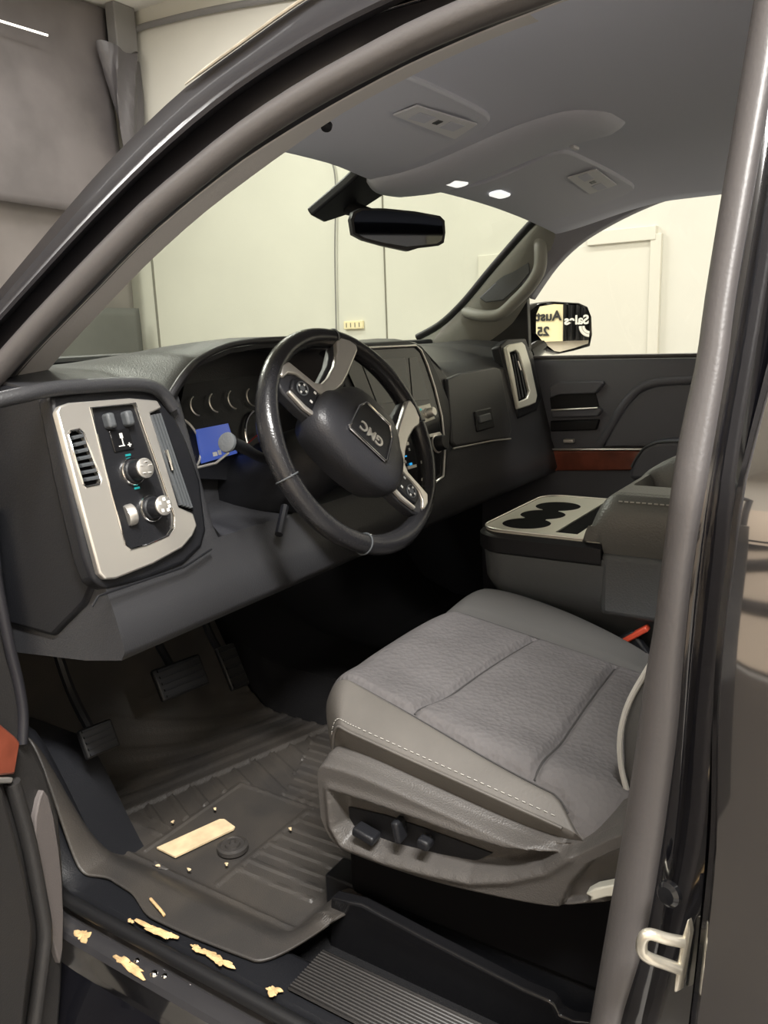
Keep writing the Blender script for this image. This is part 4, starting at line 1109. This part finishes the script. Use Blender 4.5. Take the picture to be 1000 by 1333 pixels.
# ================================================================== REAR-VIEW MIRROR
RN = V((-.42, -.90, -.03)).normalized(); RP = V((0.0, .545, 1.06))
def rm(px, py, d=0.0): return on(px, py, RP + RN*d, RN)
rv = thing('rearview_mirror', 'dark rear-view mirror hanging from the windshield on a short arm', 'mirror', tuple(RP))
ro = [(457, 286), (460, 276), (470, 271), (500, 271), (540, 275), (573, 281), (579, 287), (580, 303), (578, 316), (571, 320), (545, 323), (532, 327), (500, 320), (475, 313), (460, 305)]
R0 = [rm(a, b) for a, b in ro]; cR = sum(R0, V((0, 0, 0)))/len(R0)
mk('mirror_housing', grid([[cR+(p-cR)*.95 for p in R0], R0, [cR+(p-cR)*1.0-RN*.012 for p in R0], [cR+(p-cR)*.9-RN*.03 for p in R0], [cR+(p-cR)*.5-RN*.045 for p in R0], [cR+(p-cR)*.05-RN*.05 for p in R0]], closed=True, caps=True), 'plastic', rv, angle=50)
mk('mirror_face', prism([rm(a, b, .0008) for a, b in ((461, 287), (464, 278), (472, 274), (500, 274), (540, 278), (571, 284), (576, 289), (577, 303), (575, 313), (569, 317), (530, 321), (500, 316), (476, 310), (463, 303))], RN, .003), 'darkmirror', rv, smooth=False)
wtop = ws_pt(.5, .86)
mk('mirror_stalk', tube([cR - RN*.04, cR - RN*.06 + V((0, .01, .03)), ws_pt(.50, .80)+V((0, -.006, 0))], [.010, .010, .016], 12), 'plastic', rv)
cov = [ws_pt(.44, .99), ws_pt(.44, .90), ws_pt(.43, .74), ws_pt(.475, .72), ws_pt(.53, .80), ws_pt(.55, .90), ws_pt(.56, .99)]
cov = [p + V((0, -.008, -.004)) for p in cov]
mk('sensor_cover', prism(cov, (0, -.62, -.78), .02), 'plastic', rv, bev=.005)

# ================================================================== SUN VISORS
def visor(px_c, x0, x1, label, lab):
    t = thing('sun_visor', label, 'sun visor', ((x0+x1)/2, .42, 1.15), 'sun visors')
    rows_top, rows_bot = [], []
    n = 20
    ol = []
    for i in range(n+1):
        x = x0+(x1-x0)*i/n; e = min(i, n-i)/n
        yf = .505+.06*(1-(x/.62)**2); yb_ = .27+.03*(1-(x/.5)**2)
        rad = .03*max(0, 1-e/.08)**2
        ol.append((x, yf-rad, yb_+rad))
    def bz(x, y): return head_z(x, y) - .013
    k = 12
    rows = []
    for x, yf, yb_ in ol:
        ring_ = [V((x, yf+(yb_-yf)*j/k, bz(x, yf+(yb_-yf)*j/k)-.004*math.sin(PI*j/k))) for j in range(k+1)]
        ring_ += [V((x, yb_+(yf-yb_)*j/k, bz(x, yb_+(yf-yb_)*j/k)+.011)) for j in range(k+1)]
        rows.append(ring_)
    mk('visor_panel', grid(rows, closed=True, caps=True), 'visor', t, bev=.003, angle=50)
    def vz(px, py):
        z = 1.13
        for _ in range(30):
            p = at(px, py, z=z); z = .5*z+.5*(bz(p.x, p.y)-.0055)
        return p
    L4 = [vz(a, b) for a, b in lab]
    nrm = (L4[1]-L4[0]).cross(L4[2]-L4[0]).normalized()
    if nrm.z > 0: nrm = -nrm
    lb_ = mk('warning_label', prism([p + nrm*.0016 for p in L4], nrm, .0025), 'tag', t, smooth=False)
    cpt = sum(L4, V((0, 0, 0)))/4 + nrm*.002
    rgt = (L4[2]-L4[1]).normalized()
    upv = nrm.cross(rgt)
    mk('label_mark', box(cpt, (.014, .012, .0012), rotm(nrm, upv)), 'console', lb_)
    for k_ in (-1, 1):
        mk('label_line', box(cpt + rgt*(.045*k_), (.045, .022, .0008), rotm(nrm, upv)), M['visor'], lb_)
visor(565, -.58, -.13, 'driver-side sun visor folded up with a pale warning label', [(512, 149), (543, 137), (621, 161), (592, 180)])
visor(770, .158, .58, 'passenger-side sun visor folded up above the far window', [(739, 231), (776, 220), (803, 240), (768, 252)])
# ================================================================== OVERHEAD CONSOLE
oc = thing('overhead_console', 'grey overhead console on the headliner with two lamp lenses whose glow imitates a reflection', 'overhead console', (.02, .4, 1.17))
rows = []
for j in range(25):
    v = j/24; y = .615-.47*v
    hw = .115*(1-max(0, (v-.86)/.14)**2*.6)*(1-.25*max(0, (.1-v)/.1)**2)
    r = []
    for i in range(17):
        u = -1+2*i/16; x = .035+hw*u
        dp = .016*(1-abs(u)**5)*(1-max(0, (v-.88)/.12)**3)
        r.append(V((x, y, head_z(x, y)-.004-dp)))
    r = [V((r[0].x, r[0].y, r[0].z+.01))]+r+[V((r[-1].x, r[-1].y, r[-1].z+.01))]
    rows.append(r)
mk('console_shell', grid(rows), 'visor', oc, thick=-.003, angle=60)
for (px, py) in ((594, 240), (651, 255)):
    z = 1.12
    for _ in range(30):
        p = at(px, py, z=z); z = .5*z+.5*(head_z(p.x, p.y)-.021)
    mk('lamp_lens', prism(rrect(p, V((1, 0, 0)), V((0, .98, -.15)), .066, .030, .012), (0, -.15, -.98), .006), 'lensglow', oc, bev=.002)
z = 1.15
for _ in range(30):
    p = at(748, 192, z=z); z = .5*z+.5*(head_z(p.x, p.y)-.018)
mk('lamp_switch', box(p, (.03, .010, .006)), 'tag', oc, bev=.002)

# ================================================================== DRIVER DOOR (swung open at the left)
HP = V((-.93, .62, 0)); du = V((-.94, -.34, 0)).normalized(); dn = V((.34, -.94, 0)).normalized()
dd = thing('driver_door', 'open driver door edge with wood trim and speaker grille by the footwell', 'car door', (-1.2, .7, -.2))
def dq(px, py, d=0.0): return on(px, py, HP + dn*d, dn)
pan = [(-330, 690), (-60, 700), (-8, 760), (14, 850), (31, 905), (42, 960), (62, 1000), (80, 1060), (86, 1140), (87, 1200), (83, 1290), (78, 1360), (70, 1480), (-330, 1560)]
mk('door_panel', prism([dq(a, b) for a, b in pan], dn, .09), 'doorpanel', dd, bev=.012, seg=3)
Rz = Matrix.Rotation(math.atan2(du.y, du.x), 3, 'Z')
dc = HP + du*.66 - dn*.10
mk('door_shell', box((dc.x, dc.y, .24), (1.08, .12, .98), Rz), 'paint', dd, bev=.02, seg=3)
fz_ = [HP - dn*.10 + du*.12 + V((0, 0, .73)), HP - dn*.10 + du*.45 + V((0, 0, 1.03)), HP - dn*.10 + du*.75 + V((0, 0, 1.14)), HP - dn*.10 + du*1.18 + V((0, 0, 1.18)), HP - dn*.10 + du*1.18 + V((0, 0, .73))]
mk('window_frame', tube(spline(fz_[:4], 24)+[fz_[4]], .03, 10), 'frame_paint', dd)
mk('door_seal', tube(spline([dq(a, b, .004) for a, b in ((-14, 700), (0, 780), (12, 840), (24, 890), (30, 930), (29, 968))], 24), .007, 10), 'frame_paint', dd)
mk('wood_strip', prism([dq(a, b, .014) for a, b in ((-120, 900), (-20, 925), (20, 958), (27, 966), (20, 1008), (-20, 1012), (-120, 1010))], dn, .02), 'wood', dd, bev=.003)
mk('strip_end', prism([dq(a, b, .016) for a, b in ((-60, 1014), (12, 1012), (18, 1012), (16, 1020), (-60, 1022))], dn, .02), 'silver', dd, bev=.002)
gr = mk('speaker_grille', prism([dq(a, b, .008) for a, b in ((57, 1028), (52, 1040), (47, 1064), (46, 1086), (50, 1120), (57, 1165), (66, 1210), (75, 1245), (79, 1255), (82, 1235), (83, 1190), (81, 1145), (77, 1105), (70, 1062), (63, 1036))], dn, .01), mat('grille_weave', (.12, .105, .10), .7, bump=1.0, bscale=330, btype='weave'), dd, bev=.002)
mk('map_pocket', prism([dq(a, b, .05) for a, b in ((-250, 1010), (6, 1018), (22, 1075), (38, 1140), (47, 1195), (46, 1235), (38, 1300), (30, 1400), (-250, 1450))], dn, .06), 'doorpanel', dd, bev=.012, seg=4)
mk('panel_ridge', tube(spline([dq(a, b, .01) for a, b in ((16, 1018), (36, 1090), (50, 1160), (58, 1210), (55, 1250), (44, 1333))], 24), .010, 10), 'doorpanel', dd)

# ================================================================== THINGS BEHIND THE CAMERA SEEN IN THE MIRROR
def refl(px, py, yw):
    p = mm(px, py, .001); d = (p-CAM).normalized(); r = d - 2*d.dot(MN)*MN
    return p + r*((yw-p.y)/r.y)
YW = YB+.10
pts = [refl(a, b, YW) for a, b in ((732, 398), (696, 447), (770, 447), (770, 397))]
xs_ = sorted(p.x for p in pts); zs_ = sorted(p.z for p in pts)
eA = refl(733, 420, YW); bot_ = refl(733, 444, YW).z; botR = refl(765, 443, YW).z
x_split = eA.x
x_hi = refl(694, 420, YW).x; x_lo = refl(774, 420, YW).x
bn_lo, bn_hi = min(x_split, x_hi), max(x_split, x_hi)
far_x = x_hi + (x_hi-x_split)*.25
bn = thing('wall_banner', 'cream banner with black lettering reflected in the passenger mirror', 'banner', (x_split, YB, bot_))
mk('banner_sheet', box(((x_split+far_x)/2, YB+.05, (bot_+2.2)/2), (abs(far_x-x_split), .03, 2.2-bot_)), 'bannercream', bn, smooth=False)
def btxt(name, body, px, py, hpx, par, m):
    c = refl(px, py, YW); h = abs(refl(px, py-hpx/2, YW).z - refl(px, py+hpx/2, YW).z)
    # the wall is seen looking towards -y, so readable text runs towards -x
    text(name, body, h*1.35, (c.x, YB+.075 if par is bn else YB+.12, c.z), (-1, 0, 0), (0, 0, 1), m, par, ext=.002, bold=.004)
btxt('banner_letters', 'Austin', 708, 412, 13, bn, 'ink')
btxt('banner_letters', '25', 707, 432, 12, bn, 'ink')
dxl = x_lo + (x_lo-x_split)*.8
dr = thing('black_drape', 'black drape with white lettering reflected in the passenger mirror', 'drape', (x_split, YB, botR))
rows = []
for j in range(2):
    z = (botR, 2.3)[j]
    rows.append([V((x_split+(dxl-x_split)*i/60, YB+.08+.02*math.sin(i*.9)+.012*math.sin(i*2.3), z)) for i in range(61)])
mk('drape_sheet', grid(rows), 'drape', dr, thick=.01)
btxt('drape_letters', 'Sales', 750, 417, 12, dr, 'whiteink')
for rr_ in (9, 13):
    c = refl(768, 424, YW); rr2 = abs(refl(768, 424+rr_, YW).z - c.z)
    mk('drape_arc', tube([V((c.x + rr2*math.cos(a)*(1), YB+.125, c.z + rr2*math.sin(a))) for a in [PI+PI*i/20*.62 for i in range(21)]] if x_lo > x_split else [V((c.x - rr2*math.cos(a), YB+.125, c.z + rr2*math.sin(a))) for a in [PI+PI*i/20*.62 for i in range(21)]], .014, 6), 'whiteink', dr)
# standing banner with black strokes on the camera's side, mirrored in the rear door paint
XP = -3.62
po = thing('standing_banner', 'tan standing banner with black brush strokes reflected in the rear door', 'banner', (XP, .2, FL))
mk('banner_sheet', box((XP, .5, .42), (.02, 2.8, 1.90)), mat('tan_banner', lin((.95, .87, .78)), .7), po, smooth=False)
mk('banner_base', box((XP-.16, .3, FL+.015), (.30, 2.2, .03)), 'plastic', po, bev=.008)
for yy_ in (-.5, 1.1):
    mk('banner_post', tube([V((XP-.03, yy_, FL+.03)), V((XP-.03, yy_, 1.35))], .012, 8), 'pvc', po)
for k, (z0, z1) in enumerate(((.24, .20), (.13, .02), (.04, -.10), (-.22, -.26))):
    mk('brush_stroke', tube(spline([V((XP+.012, -.6, z0)), V((XP+.012, .0, z0)), V((XP+.012, .45, (z0+z1)/2)), V((XP+.012, 1.2, z1))], 20), .034, 8, flat=.25), 'ink', po)
o = mk('reflection_darkener', box((-2.58, .4, FL+.008), (1.95, 3.0, .016)), 'darkener', smooth=False, bev=.004)  # unseen sheet added so the lower rear door paint reflects something dark
tag(o, 'added dark sheet on the garage floor to blacken the rear door reflection', 'reflection darkener')
